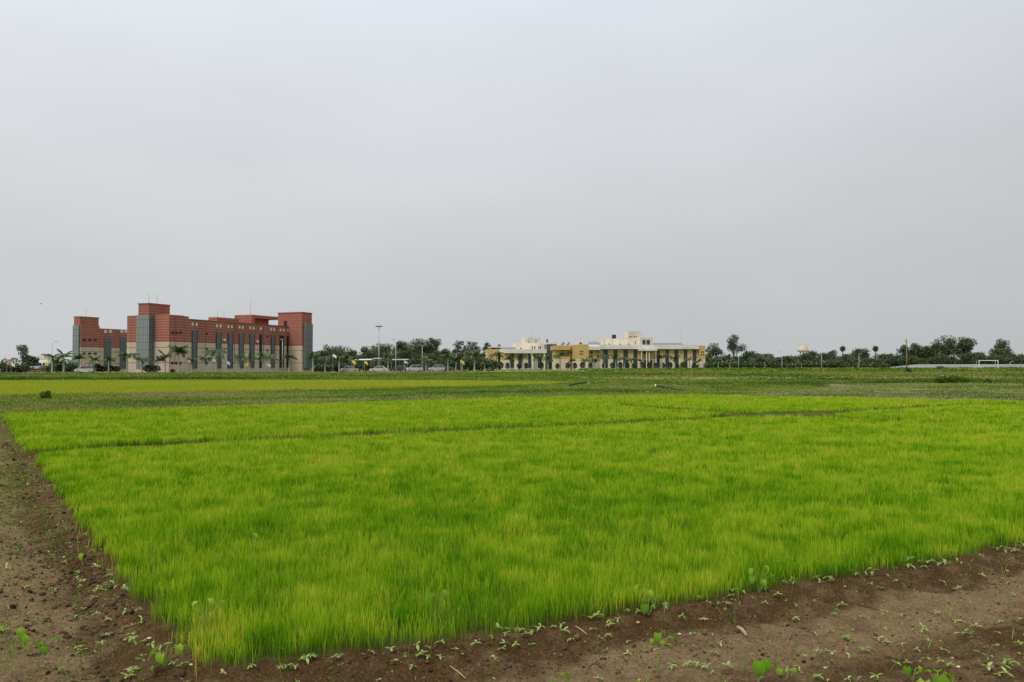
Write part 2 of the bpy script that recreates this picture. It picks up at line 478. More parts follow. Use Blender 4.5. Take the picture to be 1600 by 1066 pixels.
blot = N(t, 'ShaderNodeMapRange'); blot.inputs['From Min'].default_value = .35; blot.inputs['From Max'].default_value = .65; blot.inputs['To Min'].default_value = -.35; blot.inputs['To Max'].default_value = .35
t.links.new(noise(5, 6), blot.inputs[0])
dsum = N(t, 'ShaderNodeMath', operation='ADD', use_clamp=True); t.links.new(attr('damp'), dsum.inputs[0]); t.links.new(blot.outputs[0], dsum.inputs[1])
soil = mixc(dsum.outputs[0], dry, wet)
gr = ramp(noise(.6, 6, (.4, 1, 1)), ((.3, (.070, .110, .022)), (.5, (.135, .195, .038)), (.62, (.180, .205, .058)), (.75, (.215, .145, .082))))
farsoil = ramp(noise(.5, 6, (.3, 1, 1)), ((.3, (.150, .115, .065)), (.5, (.215, .170, .105)), (.7, (.250, .150, .095))))
fsel = N(t, 'ShaderNodeAttribute', attribute_name='far').outputs['Fac']
soil = mixc(fsel, soil, farsoil)
base = mixc(attr('green'), soil, gr)
ricec = ramp(noise(3, 3), ((.3, (.05, .06, .015)), (.7, (.10, .14, .02))))
base = mixc(attr('rice'), base, ricec)
t.links.new(base, b.inputs['Base Color'])
bp = N(t, 'ShaderNodeBump'); bp.inputs['Strength'].default_value = .9; bp.inputs['Distance'].default_value = .018
t.links.new(noise(75, 6), bp.inputs['Height']); t.links.new(bp.outputs[0], b.inputs['Normal'])
ground = link('ground', np_mesh('ground', np.stack([x, y, ZZ.ravel()], 1), [quads], gm,
              {'damp': damp, 'green': np.clip(green, 0, 1), 'rice': rice, 'far': sstep(28, 40, y)}, smooth=True))
tag(ground, kind='structure')

# ------------------------------------------------------------------ scatter builders
def in_view(x, y, mrg=3.): return np.abs(x) < .655 * y + mrg
def scatter(n_of, poly, bands, extra=None):
    """points in a polygon; bands = [(y0, y1, per m2)]"""
    px = [p[0] for p in poly]; out = []
    for y0, y1, dens in bands:
        xa, xb = max(min(px), -.66 * y1 - 3), min(max(px), .66 * y1 + 3)
        n = int((xb - xa) * (y1 - y0) * dens)
        if n <= 0: continue
        xs = rng.uniform(xa, xb, n); ys = rng.uniform(y0, y1, n)
        k = in_view(xs, ys) & inpoly(xs, ys, poly)
        out.append(np.stack([xs[k], ys[k]], 1))
    p = np.concatenate(out)
    return p
def blades_mesh(name, P, h, w, bend, tint, tipd, mt, simple=False):
    n = len(P)
    th = rng.uniform(0, 2 * np.pi, n); ln = rng.uniform(0, 2 * np.pi, n)
    wd = np.stack([np.cos(th), np.sin(th), np.zeros(n)], 1) * (w * .5)[:, None]
    ld = np.stack([np.cos(ln), np.sin(ln), np.zeros(n)], 1) * (h * bend)[:, None]
    z = np.zeros((n, 3)); z[:, 2] = 1
    if simple:
        v = np.stack([P - wd, P + wd, P + ld + z * h[:, None]], 1).reshape(-1, 3)
        i = np.arange(n) * 3
        f = [np.stack([i, i + 1, i + 2], 1)]
        tt = np.stack([tint - .05, tint - .05, tint + tipd], 1).ravel()
    else:
        mid = P + ld * .35 + z * (h * .55)[:, None]
        v = np.stack([P - wd * .8, P + wd * .8, mid - wd, mid + wd, P + ld + z * (h * (1 - .3 * bend))[:, None]], 1).reshape(-1, 3)
        i = np.arange(n) * 5
        f = [np.stack([i, i + 1, i + 3, i + 2], 1), np.stack([i + 2, i + 3, i + 4], 1)]
        tt = np.stack([tint + .02, tint + .02, tint, tint, tint + tipd], 1).ravel()
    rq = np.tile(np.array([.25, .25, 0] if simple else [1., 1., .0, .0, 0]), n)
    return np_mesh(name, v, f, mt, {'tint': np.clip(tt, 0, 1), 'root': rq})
def cards(C, size, tint, upb=.3, asp=.55, seed=None):
    """diamond leaves: returns verts, faces, tint"""
    n = len(C)
    a = rng.normal(size=(n, 3)); a[:, 2] *= .7; a /= np.linalg.norm(a, axis=1)[:, None]
    b_ = rng.normal(size=(n, 3)); b_[:, 2] += 0; b_ -= a * (a * b_).sum(1)[:, None]; b_ /= np.linalg.norm(b_, axis=1)[:, None]
    s = np.broadcast_to(np.asarray(size, float), (n,))[:, None]
    v = np.stack([C - a * s * .5, C + b_ * s * .5 * asp, C + a * s * .5, C - b_ * s * .5 * asp], 1).reshape(-1, 3)
    i = np.arange(n) * 4
    return v, np.stack([i, i + 1, i + 2, i + 3], 1), np.repeat(np.clip(tint, 0, 1), 4)

# ------------------------------------------------------------------ rice nursery beds
def split_bed(x, y):
    a = np.zeros(len(x), int)
    def side(pts):       # > 0 : beyond the furrow line
        s = np.full(len(x), 0.)
        bd = np.full(len(x), 1e9)
        for i in range(len(pts) - 1):
            dd = dseg(x, y, pts[i], pts[i + 1])
            (x0, y0), (x1, y1) = pts[i], pts[i + 1]
            c = (x1 - x0) * (y - y0) - (y1 - y0) * (x - x0)
            k = dd < bd; bd = np.where(k, dd, bd); s = np.where(k, c, s)
        return s
    sa, sb = side(FURROW_A), side(FURROW_B)
    a = np.where(sa < 0, np.where(sb < 0, 0, 1), np.where(sb < 0, 2, 3))
    return a
P = scatter(0, [(-1.72, 3.95), (14.2, 11.6), (30, 19.5)] + NURSERY[2:-1] + [(-16.9, 25.6)], [(3.5, 6.5, 6000), (6.5, 9, 4600), (9, 13, 2800), (13, 18, 1700), (18, 26, 850), (26, 43, 400)])
xs, ys = P[:, 0], P[:, 1]
dd = np.hypot(xs, ys)
fa = dline(xs, ys, FURROW_A); fb = dline(xs, ys, FURROW_B); fc = dline(xs, ys, FURROW_C)
wob = (fbm(xs * 1.1, ys * 1.1, 21, 3) - .5)
gapw = .52 + .36 * wob * 2 + 1.1 * np.exp(-((xs - 8.9) / 1.9) ** 2 - ((ys - 26) / 2.5) ** 2)
gapw = gapw * (1 - .45 * sstep(18.5, 22, ys) * (1 - sstep(24, 25.5, ys))) * (1 - .35 * sstep(27, 29, ys))
do_ = d_out(xs, ys)
keep = ((do_ < -.05) | ((do_ < .0) & (rng.random(len(xs)) < .6)) | ((do_ < .14) & (rng.random(len(xs)) < .018))) & (fa > gapw) & (fb > .46 + .5 * wob) & ((fc > .12 + .3 * wob) | (rng.random(len(xs)) < .55))
thin = fbm(xs * 2.4, ys * 2.4, 24, 3)
keep &= rng.random(len(xs)) < np.clip(.3 + (np.minimum(fa, fb) - .45) * 1.6, .3, 1)
keep &= rng.random(len(xs)) < np.clip(.35 + 2.2 * (thin - .18), .25, 1)
xs, ys, dd, thin = xs[keep], ys[keep], dd[keep], thin[keep]
n = len(xs)
wv = np.maximum(.0034, .00056 * dd) * rng.uniform(.7, 1.3, n)
hh = (.172 + .10 * (fbm(xs * 1.6, ys * 1.6, 22, 3) - .5) + .09 * (fbm(xs * 6, ys * 6, 29, 2) - .5)) * rng.uniform(.66, 1.16, n)
hh *= np.where(rng.random(n) < .03, 1.18, 1.)
edge = 1 - sstep(0, .35, -d_out(xs, ys))
hh *= 1 - .12 * edge
big = fbm(xs * .35 + 3, ys * .75, 23, 4)
mid = fbm(xs * 1.5, ys * 2.2, 25, 3)
fine = fbm(xs * 4, ys * 5, 27, 2)
fin2 = fbm(xs * 11, ys * 11, 28, 2)
tint = .465 + .22 * (big - .5) + .38 * (mid - .5) + .50 * (fine - .5) + .35 * (fin2 - .5) + rng.normal(0, .13, n) + .05 * sstep(8, 18, ys) + .05 * sstep(22, 34, ys)
tint += (rng.random(n) < .06) * .25
bend = rng.gamma(1.7, .085, n) + .03
bed = split_bed(xs, ys)
zb = height(xs, ys)
labels = ['front bed of knee-low bright green rice seedlings nearest the bare soil', 'wedge of rice seedlings to the right of the cross furrow',
          'far left bed of yellow green rice seedlings behind the long furrow', 'far right bed of rice seedlings beside the fallow plot']
for k in range(4):
    s = bed == k
    if s.sum() < 10: continue
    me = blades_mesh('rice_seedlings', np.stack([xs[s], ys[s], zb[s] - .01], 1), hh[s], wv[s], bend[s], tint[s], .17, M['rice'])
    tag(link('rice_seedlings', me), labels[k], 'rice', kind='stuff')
# second field
P = scatter(0, FIELD2, [(30, 45, 120), (45, 60, 90), (60, 90, 60)])
xs, ys = P[:, 0], P[:, 1]; n = len(xs)
dd = np.hypot(xs, ys)
tint = .62 + .5 * (fbm(xs * .12, ys * .3, 51, 3) - .5) + rng.normal(0, .07, n)
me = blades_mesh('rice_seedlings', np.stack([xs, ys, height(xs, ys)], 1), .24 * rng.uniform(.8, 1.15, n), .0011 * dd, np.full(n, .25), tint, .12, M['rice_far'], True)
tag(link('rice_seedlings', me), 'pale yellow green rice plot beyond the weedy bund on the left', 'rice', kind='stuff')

# ------------------------------------------------------------------ weeds on bunds and banks
def weed_mass(name, label, poly, bands, hmax, size, base_t, mt, cover=.45, seed=0, per=(.2, 1.)):
    P = scatter(0, poly, bands)
    xs, ys = P[:, 0], P[:, 1]
    hn = fbm(xs * .35, ys * .35, 61 + seed, 4)
    k = rng.random(len(xs)) < sstep(cover - .2, cover + .12, hn + .15 * (rng.random(len(xs)) - .5))
    k &= ~((inpoly(xs, ys, NURSERY) & (d_out(xs, ys) < 0)) | inpoly(xs, ys, FIELD2))
    k &= ~((xs > 8) & (np.abs(ys - 92 - 8 * (fbm(xs * .02, ys * 0, 43, 2) - .5)) < 8 * (.4 + fbm(xs * .2, ys * .2, 44, 3))) & (rng.random(len(xs)) < .9))
    xs, ys, hn = xs[k], ys[k], hn[k]; n = len(xs)
    h = hmax * np.clip((hn - .25) * 1.9, .12, 1) * rng.uniform(*per, n)
    dd = np.hypot(xs, ys)
    C = np.stack([xs, ys, height(xs, ys) + h * .9 + .01], 1)
    tn = base_t + 1.2 * (fbm(xs * .06, ys * .11, 71 + seed, 3) - .5) + .5 * (fbm(xs * .35, ys * .4, 75 + seed, 2) - .5) + rng.normal(0, .12, n)
    crest = np.exp(-(dline(xs, ys, [(-60, 33), (-17, 33), (-8, 39), (0, 46), (9, 49), (20, 62), (60, 72)]) / 2.4) ** 2)
    tn = tn - .22 * crest - .26 * np.exp(-((ys - 91 - 6 * (fbm(xs * .03, ys * 0, 47, 2) - .5)) / 6) ** 2) + .14 * np.exp(-((ys - 122) / 14) ** 2)
    C[:, 2] += crest * .03 * rng.random(n)
    v, f, tt = cards(C, size * dd * rng.uniform(.7, 1.4, n), tn)
    return tag(link(name, np_mesh(name, v, [f], mt, {'tint': tt})), label, 'weeds', kind='stuff')
BUND = [(-80, 26), (-18.2, 27.2), (-8.5, 33.6), (0, 39.4), (8.8, 42.4), (14, 46), (24, 60), (24, 72), (6, 72), (1.5, 64), (-6, 58), (-16, 50.5), (-28, 43.5), (-80, 34)]
weed_mass('bund_weeds', 'band of low dark green weeds between the two rice plots', BUND, [(26, 36, 130), (36, 48, 110), (48, 72, 70)], .20, .0020, .60, M['weed'], .30)
BANKW = [(-140, 84), (-54, 84.5), (-30, 83.5), (-6, 79.5), (6, 71), (24, 71), (60, 76), (150, 92), (150, 187), (30, 180), (-140, 166)]
weed_mass('bank_weeds', 'rough green and brown weeds covering the bank before the buildings', BANKW, [(70, 84, 30), (84, 100, 26), (100, 130, 15), (130, 190, 6)], .30, .0022, .50, M['bank'], .44, 5)
RIGHTW = [(14, 60), (24, 66), (60, 66), (60, 76), (24, 78), (10, 70)]
weed_mass('strip_weeds', 'strip of green weeds along the far side of the fallow plot', RIGHTW, [(58, 78, 70)], .42, .0020, .46, M['weed'], .36, 9)
FARW = [(20, 150), (170, 150), (190, 240), (20, 240)]
weed_mass('verge_weeds', 'green verge of long weeds before the sheet wall on the right', FARW, [(150, 240, 4)], .8, .0024, .50, M['weed'], .30, 11)
weed_mass('fallow_weeds', 'thin scatter of dry weeds over the grey brown fallow plot', FALLOW, [(30, 45, 60), (45, 67, 40)], .12, .0014, .58, M['weed'], .40, 13)
LEFTW = [(-1.9, 4.3), (-4.2, 4.3), (-30, 26), (-18, 27), (-16.8, 25.7)]
weed_mass('path_weeds', 'sparse trampled weeds over the brown path left of the rice', LEFTW, [(4.3, 8, 260), (8, 14, 300), (14, 28, 170)], .11, .0028, .60, M['weed'], .47, 17, (.05, .8))
# furrow weeds between the beds
def furrow_weeds(line, label, dens, seed):
    pts = []
    for i in range(len(line) - 1):
        (x0, y0), (x1, y1) = line[i], line[i + 1]
        n = int(math.hypot(x1 - x0, y1 - y0) * dens)
        u = rng.random(n)
        pts.append(np.stack([x0 + (x1 - x0) * u, y0 + (y1 - y0) * u], 1) + rng.normal(0, .09, (n, 2)))
    p = np.concatenate(pts)
    k = inpoly(p[:, 0], p[:, 1], NURSERY) & (fbm(p[:, 0] * .8, p[:, 1] * .8, seed, 3) > .4)
    p = p[k]; n = len(p)
    C = np.stack([p[:, 0], p[:, 1], height(p[:, 0], p[:, 1]) + rng.uniform(.0, .14, n)], 1)
    v, f, tt = cards(C, .0026 * np.hypot(p[:, 0], p[:, 1]) * rng.uniform(.6, 1.3, n), .55 + rng.normal(0, .25, n))
    tag(link('furrow_weeds', np_mesh('furrow_weeds', v, [f], M['weed'], {'tint': tt})), label, 'weeds', kind='stuff')
furrow_weeds(FURROW_A, 'small weeds growing along the long furrow between the rice beds', 60, 81)
furrow_weeds(FURROW_B, 'small weeds growing along the cross furrow on the right', 40, 83)

# ------------------------------------------------------------------ clods on the bare soil
def ico():
    p = (1 + 5 ** .5) / 2
    v = np.array([(-1, p, 0), (1, p, 0), (-1, -p, 0), (1, -p, 0), (0, -1, p), (0, 1, p), (0, -1, -p), (0, 1, -p), (p, 0, -1), (p, 0, 1), (-p, 0, -1), (-p, 0, 1)], float)
    v /= np.linalg.norm(v[0])
    f = np.array([(0, 11, 5), (0, 5, 1), (0, 1, 7), (0, 7, 10), (0, 10, 11), (1, 5, 9), (5, 11, 4), (11, 10, 2), (10, 7, 6), (7, 1, 8), (3, 9, 4), (3, 4, 2), (3, 2, 6), (3, 6, 8), (3, 8, 9), (4, 9, 5), (2, 4, 11), (6, 2, 10), (8, 6, 7), (9, 8, 1)])
    return v, f
IV, IF = ico()
SOILP = [(-12, 3), (12, 3), (14, 11.9), (-1.72, 4.32), (-12, 19)]
P = scatter(0, SOILP, [(3, 5, 1500), (5, 8, 900), (8, 18, 260)])
k = (d_out(P[:, 0], P[:, 1]) > .0)
P = P[k]
pk = np.clip(1.15 - 1.1 * d_out(P[:, 0], P[:, 1]), .25, 1) * sstep(.25, .6, fbm(P[:, 0] * 2, P[:, 1] * 2, 91, 3))
P = P[rng.random(len(P)) < pk]; n = len(P)
r = np.minimum(.0022 + rng.gamma(1.0, .0024, n), .020) * (1 + .03 * np.hypot(P[:, 0], P[:, 1]))
lft = d_left(P[:, 0], P[:, 1]) > d_front(P[:, 0], P[:, 1])
r = r * np.where(lft & (d_out(P[:, 0], P[:, 1]) < .9), 1.7, 1.)
V = IV[None] * (1 + rng.normal(0, .22, (n, 12, 1))) * r[:, None, None]
V[:, :, 2] *= .7
V += np.stack([P[:, 0], P[:, 1], height(P[:, 0], P[:, 1]) + r * .25], 1)[:, None, :]
FI = (IF[None] + (np.arange(n) * 12)[:, None, None]).reshape(-1, 3)
cm = leaf_mat('clod_soil', ((0., (.035, .021, .013)), (.55, (.095, .060, .038)), (.93, (.19, .13, .085)), (1., (.42, .34, .27))), 0., spec=False)
ct = np.clip(rng.normal(.45, .2, n), 0, .9); ct[rng.random(n) < .010] = 1
tag(link('soil_clods', np_mesh('soil_clods', V.reshape(-1, 3), [FI], cm, {'tint': np.repeat(ct, 12)}, smooth=False)), 'crumbs and small clods of brown earth over the bare soil', 'soil', kind='stuff')

# ================================================================== RED BUILDING
M['red'] = facade_mat('red_brick_cladding', (.50, .410, .320), (.280, .102, .074), 7.14, (.46, .27, .21), .62, .085, (5.9, 2.35))
M['redglass'] = glass_mat('grey_curtain_glass', (.120, .135, .135), (.05, .055, .055), 1.75, 1.25, (.34, .94))  # side faces: darker copy of the glass, shade put into its colour
M['redglass_front'] = glass_mat('grey_curtain_glass_front', (.190, .215, .215), (.07, .08, .08), 1.75, 1.25, (.94, -.34))  # lit faces: lighter copy of the same glass, light put into its colour
M['slit'] = glass_mat('slit_window_glass', (.085, .105, .115), (.030, .035, .038), 1.75, 1.4, (.34, .94), .08)
M['vent'] = mat('pale_vent_block', (.62, .58, .52), .8)
M['redplain'] = mat('shaded_red_render', (.30, .09, .06), .9, noise=(1, .15))  # even red without the pale course lines
U = (.34, .9404); V_ = (.9404, -.34)
OX, OY = GX(264, 183), 183.0
def hit_a(px, a):        # on the face a = const, find b
    k = (px - 800) / F; X0, Y0 = OX + U[0] * a, OY + U[1] * a
    return (k * Y0 - X0) / (V_[0] - k * V_[1])
def hit_b(px, b_):       # on the face b = const, find a
    k = (px - 800) / F; X0, Y0 = OX + V_[0] * b_, OY + V_[1] * b_
    return (k * Y0 - X0) / (U[0] - k * U[1])
def lp(a, b_, z): return (OX + U[0] * a + V_[0] * b_, OY + U[1] * a + V_[1] * b_, z)
def zl(px, py, a, b_): return ZA(px, py, lp(a, b_, 0)[1])
def lbox(mb, a0, a1, b0, b1, z0, z1):
    return mb.hexa([lp(a0, b0, z0), lp(a1, b0, z0), lp(a1, b1, z0), lp(a0, b1, z0), lp(a0, b0, z1), lp(a1, b0, z1), lp(a1, b1, z1), lp(a0, b1, z1)]) if False else \
        mb.hexa([lp(a0, b1, z0), lp(a1, b1, z0), lp(a1, b0, z0), lp(a0, b0, z0), lp(a0, b1, z1), lp(a1, b1, z1), lp(a1, b0, z1), lp(a0, b0, z1)])
rb = empty('brick_building', (OX, OY, 0))
tag(rb, 'long four storey red and cream office building with grey glass corner towers', 'building')
def rpart(name, mt, *boxes, parent=None):
    mb = MB()
    for q in boxes: lbox(mb, *q)
    me = mb.mesh(name, mt)
    o = link(name, me, rb if parent is None else parent)
    if parent is None: o.matrix_parent_inverse = Matrix.Translation((-OX, -OY, 0))
    return o
def coping(a0, a1, b0, b1, z): return (a0 - .12, a1 + .12, b0 - .12, b1 + .12, z, z + .22)
def rod(a, b_, z0, z1, r=.06):
    o = MB().tube([lp(a, b_, z0), lp(a, b_, z1)], [r, r * .6], 5).build('lightning_rod', M['pole'], rb)
    o.matrix_parent_inverse = Matrix.Translation((-OX, -OY, 0))
def on_b(px0, px1, b_, z0, z1, name, mt, proud=.05, depth=.25, parent=None, **k):
    a0, a1 = hit_b(px0, b_), hit_b(px1, b_)
    return rpart(name, mt, (a0, a1, b_ - depth, b_ + proud, z0, z1), parent=parent)
# front end block
ztop = zl(264, 491.5, 0, 0)
aF = hit_b(287, 0); bL = hit_a(198, 0); aF2 = hit_b(294.5, -.25)
rpart('end_block', M['red'], (0, aF, bL, 0, -.5, ztop), (aF, aF2, bL, -.25, -.5, ztop - .1))
b1 = hit_a(240.4, 0); ag = hit_b(232.3, b1); bg0 = hit_a(212.6, ag)
zg = zl(225, 491.8, ag, b1)
gt = rpart('glass_tower', M['redglass'], (ag, 0.3, bg0, b1, .8, zg))
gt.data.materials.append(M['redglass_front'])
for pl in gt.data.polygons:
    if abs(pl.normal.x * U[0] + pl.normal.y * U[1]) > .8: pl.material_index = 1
rpart('plinth', M['concrete'], (ag - .05, .3, bg0 - .05, b1 + .05, -.4, .8))
bp_ = b1 - .3; ap0 = hit_b(231.8, bp_); ap1 = hit_b(264.7, bp_); bpl = hit_a(215.4, ap0)
zp = zl(231.8, 474.8, ap0, bp_)
rpart('penthouse', M['red'], (ap0, ap1, bpl, bp_, ztop - 1.0, zp))
rpart('cap_slab', M['redplain'], coping(ap0, ap1, bpl, bp_, zp))
rod(ap0 + 2, bp_ - 2, zp, zl(232, 458, ap0 + 2, bp_)); rod(ap0 + 4, bp_ - 1.5, zp, zl(238, 459, ap0 + 4, bp_))
for px in (269.3, 275.4, 281.6):
    for py in (520, 544.3, 567.6):
        z = zl(px, py, hit_b(px, 0), 0)
        on_b(px - 2.0, px + 2.0, 0, z - .28, z + .30, 'window', M['dark'])
# long wing
bw = -.45; aE = 50.
zw = zl(300, 499.6, hit_b(300, bw), bw)
rpart('long_wing', M['red'], (aF2 - .5, aE, bL + .6, bw, -.5, zw))
rpart('parapet', M['redplain'], (aF2, aE, bw - .3, bw + .06, zw, zw + .15))
for p0, p1 in ((299.3, 307.6), (337, 345.2), (355.6, 363.4), (372.7, 380.2), (389.7, 397), (405.2, 408.6), (422.8, 428.8), (436.6, 443), (447.6, 450)):
    dk = (p1 - p0) < 5 or p0 == 436.6  # thin dark strips; one paints the shade of a recessed slot
    w_ = on_b(p0, p1, bw, 1.0, 10.05, 'slit_window', M['dark'] if dk else M['slit'], .12, .3)
    on_b(p0, p0 + (p1 - p0) * .04, bw, 1.0, 10.05, 'frame', M['dark'], .2, .05, w_)
    a_ = hit_b(p1, bw); on_b(p1 - (p1 - p0) * .10, p1, bw, 1.0, 10.05, 'frame', M['black'], .16, .03, w_)
for px in (300.3, 306.6, 338.2, 344, 356.2, 361.6, 373.8, 378.8, 390.4, 395.6, 407, 423, 428, 437.8, 442.8, 449.8):
    w2 = 1.35 if px < 345 else 1.2
    on_b(px - w2, px + w2, bw, zw - 1.45, zw - .72, 'vent_block', M['vent'], .07, .2)
for px, pys in ((323, (521.8, 545.2, 568)), (417.6, (526, 547.8))):
    for py in pys:
        z = zl(px, py, hit_b(px, bw), bw)
        on_b(px - 1.5, px + 1.5, bw, z - .22, z + .24, 'window', M['dark'])
for px in (321, 366.5, 411.5, 431): on_b(px - .22, px + .22, bw, 2.0, zw - .2, 'downpipe', M['redplain'], .09, .1)
for px in (265.2, 273): on_b(px - .22, px + .22, 0, 2.0, ztop - .4, 'downpipe', M['redplain'], .09, .1)
for px, z in ((330, 4.4), (349, 7.9), (383, 4.2), (401, 7.8), (415, 4.3)): on_b(px - 1.4, px + 1.4, bw, z, z + .6, 'cooling_unit', M['vent'], .38, .3)
# roof volumes of the long wing
at_ = 46.; br = -13.2; ar0 = hit_b(338.5, br); ar1 = hit_b(372, br)
rpart('roof_house', M['red'], (ar0, ar1, hit_a(325, ar0), br, zw - .3, 14.9))
rod(ar0 + 1.5, br - 1, 14.4, zl(339.5, 484, ar0, br)); rod(ar0 + 4, br - 1, 14.4, zl(347.3, 484, ar0 + 4, br))
bq = -9.3; aq = hit_b(393.5, bq); aq1 = hit_b(419.5, bq - 1.2); bql = hit_a(366, aq)
rpart('portal_block', M['red'], (aq, aq + 1.2, bql, bq, zw - .3, 15.2))
rpart('portal_wall', M['redplain'], (aq + 1.2, aq1, bq - 3.5, bq - 1.2, zw - .3, 15.2))
rpart('portal_beam', M['red'], (aq, hit_b(437, bq), bql, bq, 15.2, 16.05))
rod(aq + .6, bq - 1, 16, zl(392, 467, aq, bq))
# right end tower
at_ = 46.; bt = hit_a(471.5, at_); btl = hit_a(434, at_); at1 = hit_b(487, bt)
zt = zl(471.5, 488.6, at_, bt)
rpart('end_tower', M['red'], (at_, at1, btl, bt, -.5, zt))
rpart('cap_slab', M['redplain'], coping(at_, at1, btl, bt, zt))
bgl = bt + .9
rpart('glass_bay', M['redglass'], (hit_b(478, bgl), hit_b(488.6, bgl), bt - .2, bgl, .9, zl(483, 506, at_ + 3, bt)))
for px, py in ((450, 484), (456, 486), (468.5, 485), (480, 484.5)): rod(at_ + 2.5, hit_a(px, at_ + 2.5), zt, zl(px, py, at_ + 2.5, bt), .04)
aw = at_; bwx = hit_a(445.6, aw)
rpart('window', M['dark'], (aw - .05, aw + .2, hit_a(443.2, aw), hit_a(448, aw), zl(445, 509.5, aw, bwx), zl(445, 501.5, aw, bwx)))
# the parallel wing behind, on the left
X2 = GX(126, 234) - OX; Y2 = 234 - OY
a2 = U[0] * X2 + U[1] * Y2; b2 = V_[0] * X2 + V_[1] * Y2
z2 = zl(140, 508, hit_b(140, b2), b2); aB = hit_b(155, b2)
rpart('end_block', M['red'], (a2, aB, hit_a(114.5, a2), b2, -.5, z2))
bg = hit_a(124.4, a2); ag2 = hit_b(122.4, bg); bgl2 = hit_a(113, ag2); zg2 = zl(118, 508.4, ag2, bg)
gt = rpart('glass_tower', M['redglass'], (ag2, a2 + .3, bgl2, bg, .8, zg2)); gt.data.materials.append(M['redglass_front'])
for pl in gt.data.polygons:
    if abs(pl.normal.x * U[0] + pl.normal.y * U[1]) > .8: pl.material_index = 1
ap2 = ag2 + .6; bpp = hit_a(124, ap2); ap21 = hit_b(153.5, bpp)
zp2 = zl(124, 495.4, ap2, bpp)
rpart('penthouse', M['red'], (ap2, ap21, hit_a(114.8, ap2), bpp, z2 - 1, zp2))
rpart('cap_slab', M['redplain'], coping(ap2, ap21, hit_a(114.8, ap2), bpp, zp2))
rod(ap2 + 3, hit_a(133.5, ap2 + 3), zp2, zl(133.5, 480, ap2 + 3, bpp))
for px in (131.5, 140, 148.5):
    for py in (531.3, 552.6, 572):
        z = zl(px, py, hit_b(px, b2), b2)
        on_b(px - 2.5, px + 2.5, b2, z - .3, z + .3, 'window', M['dark'])
bl2 = b2 - .5; zw2 = zl(160, 513.4, hit_b(160, bl2), bl2)
rpart('long_wing', M['red'], (aB - .5, aB + 45, b2 - 9, bl2, -.5, zw2))
for p0, p1 in ((162, 173.6), (187, 197)): on_b(p0, p1, bl2, .8, zl(p0, 527.8, hit_b(p0, bl2), bl2), 'slit_window', M['slit'], .12)
for px in (164.3, 172, 189.6, 196.4):
    z = zl(px, 518, hit_b(px, bl2), bl2)
    on_b(px - 2.2, px + 2.2, bl2, z - .42, z + .42, 'vent_block', M['vent'], .07)

# ================================================================== YELLOW BUILDING
M['yel'] = facade_mat('ochre_render', (.60, .53, .42), (.50, .350, .135), 3.45, dirt=.12)
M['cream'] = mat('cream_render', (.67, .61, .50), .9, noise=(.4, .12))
M['creamdark'] = mat('grey_cream_render', (.50, .46, .39), .9, noise=(.4, .12))  # grey base and trim; also paints shade on cream fronts
M['band'] = mat('white_concrete_band', (.62, .59, .54), .85, noise=(.5, .12))
M['tall'] = glass_mat('tall_window_glass', (.030, .038, .046), (.016, .018, .02), 1.6, 1.5, (1, .15), .08)
M['stair'] = glass_mat('stair_tower_glass', (.065, .078, .088), (.03, .035, .04), 1.2, 1.0, (1, .15), .08)
M['solar'] = mat('solar_glass', (.16, .18, .21), .3, .2)
M['brownrec'] = mat('brown_recess', (.16, .09, .05), .9)  # brown that paints the shade of a set-back wall
PH = R(8.); U2 = (math.cos(PH), math.sin(PH)); W2 = (math.sin(PH), -math.cos(PH))       # along the front, towards the viewer
class Frame:
    def __init__(s, px, Y): s.x, s.y = GX(px, Y), Y
    def a(s, px, b_=0):
        k = (px - 800) / F; X0, Y0 = s.x + W2[0] * b_, s.y + W2[1] * b_
        return (k * Y0 - X0) / (U2[0] - k * U2[1])
    def b(s, px, a):
        k = (px - 800) / F; X0, Y0 = s.x + U2[0] * a, s.y + U2[1] * a
        return (k * Y0 - X0) / (W2[0] - k * W2[1])
    def p(s, a, b_, z): return (s.x + U2[0] * a + W2[0] * b_, s.y + U2[1] * a + W2[1] * b_, z)
    def z(s, px, py, b_=0):
        return ZA(px, py, s.p(s.a(px, b_), b_, 0)[1])
    def box(s, mb, a0, a1, b0, b1, z0, z1):
        q = [(a0, b1), (a1, b1), (a1, b0), (a0, b0)]
        return mb.hexa([s.p(*k, z0) for k in q] + [s.p(*k, z1) for k in q])
FR = Frame(938, 262.)
yb = empty('yellow_building', (FR.x, FR.y, 0))
tag(yb, 'low yellow and cream college building with white roof bands and tall dark windows', 'building')
YI = Matrix.Translation((-FR.x, -FR.y, 0))
def ypart(name, mt, fr, *boxes, parent=None):
    mb = MB()
    for q in boxes: fr.box(mb, *q)
    o = mb.build(name, mt, parent if parent is not None else yb); 
    if parent is None: o.matrix_parent_inverse = YI
    return o
def ybox(name, mt, fr, p0, p1, py0, py1, b_=0., depth=8., z0=None, parent=None):
    """front face between pixel columns p0..p1, rows py0 (top)..py1 (bottom), at offset b_"""
    za = fr.z((p0 + p1) / 2, py0, b_); zb_ = fr.z((p0 + p1) / 2, py1, b_) if z0 is None else z0
    return ypart(name, mt, fr, (fr.a(p0, b_), fr.a(p1, b_), b_ - depth, b_, zb_, za), parent=parent)
def yrod(fr, px, py0, py1, b_=-3, r=.06):
    a = fr.a(px, b_)
    o = MB().tube([fr.p(a, b_, fr.z(px, py1, b_)), fr.p(a, b_, fr.z(px, py0, b_))], [r, r * .5], 5).build('lightning_rod', M['pole'], yb); o.matrix_parent_inverse = YI
# right wing
ybox('wing_wall', M['yel'], FR, 940, 1093, 545, 0, 0, 16, -.3)
zb0, zb1 = FR.z(1000, 545.6), FR.z(1000, 539)
band = ypart('roof_band', M['band'], FR, (FR.a(940, 1.1), FR.a(1092.6, 1.1), -16, 1.1, zb0, zb1))
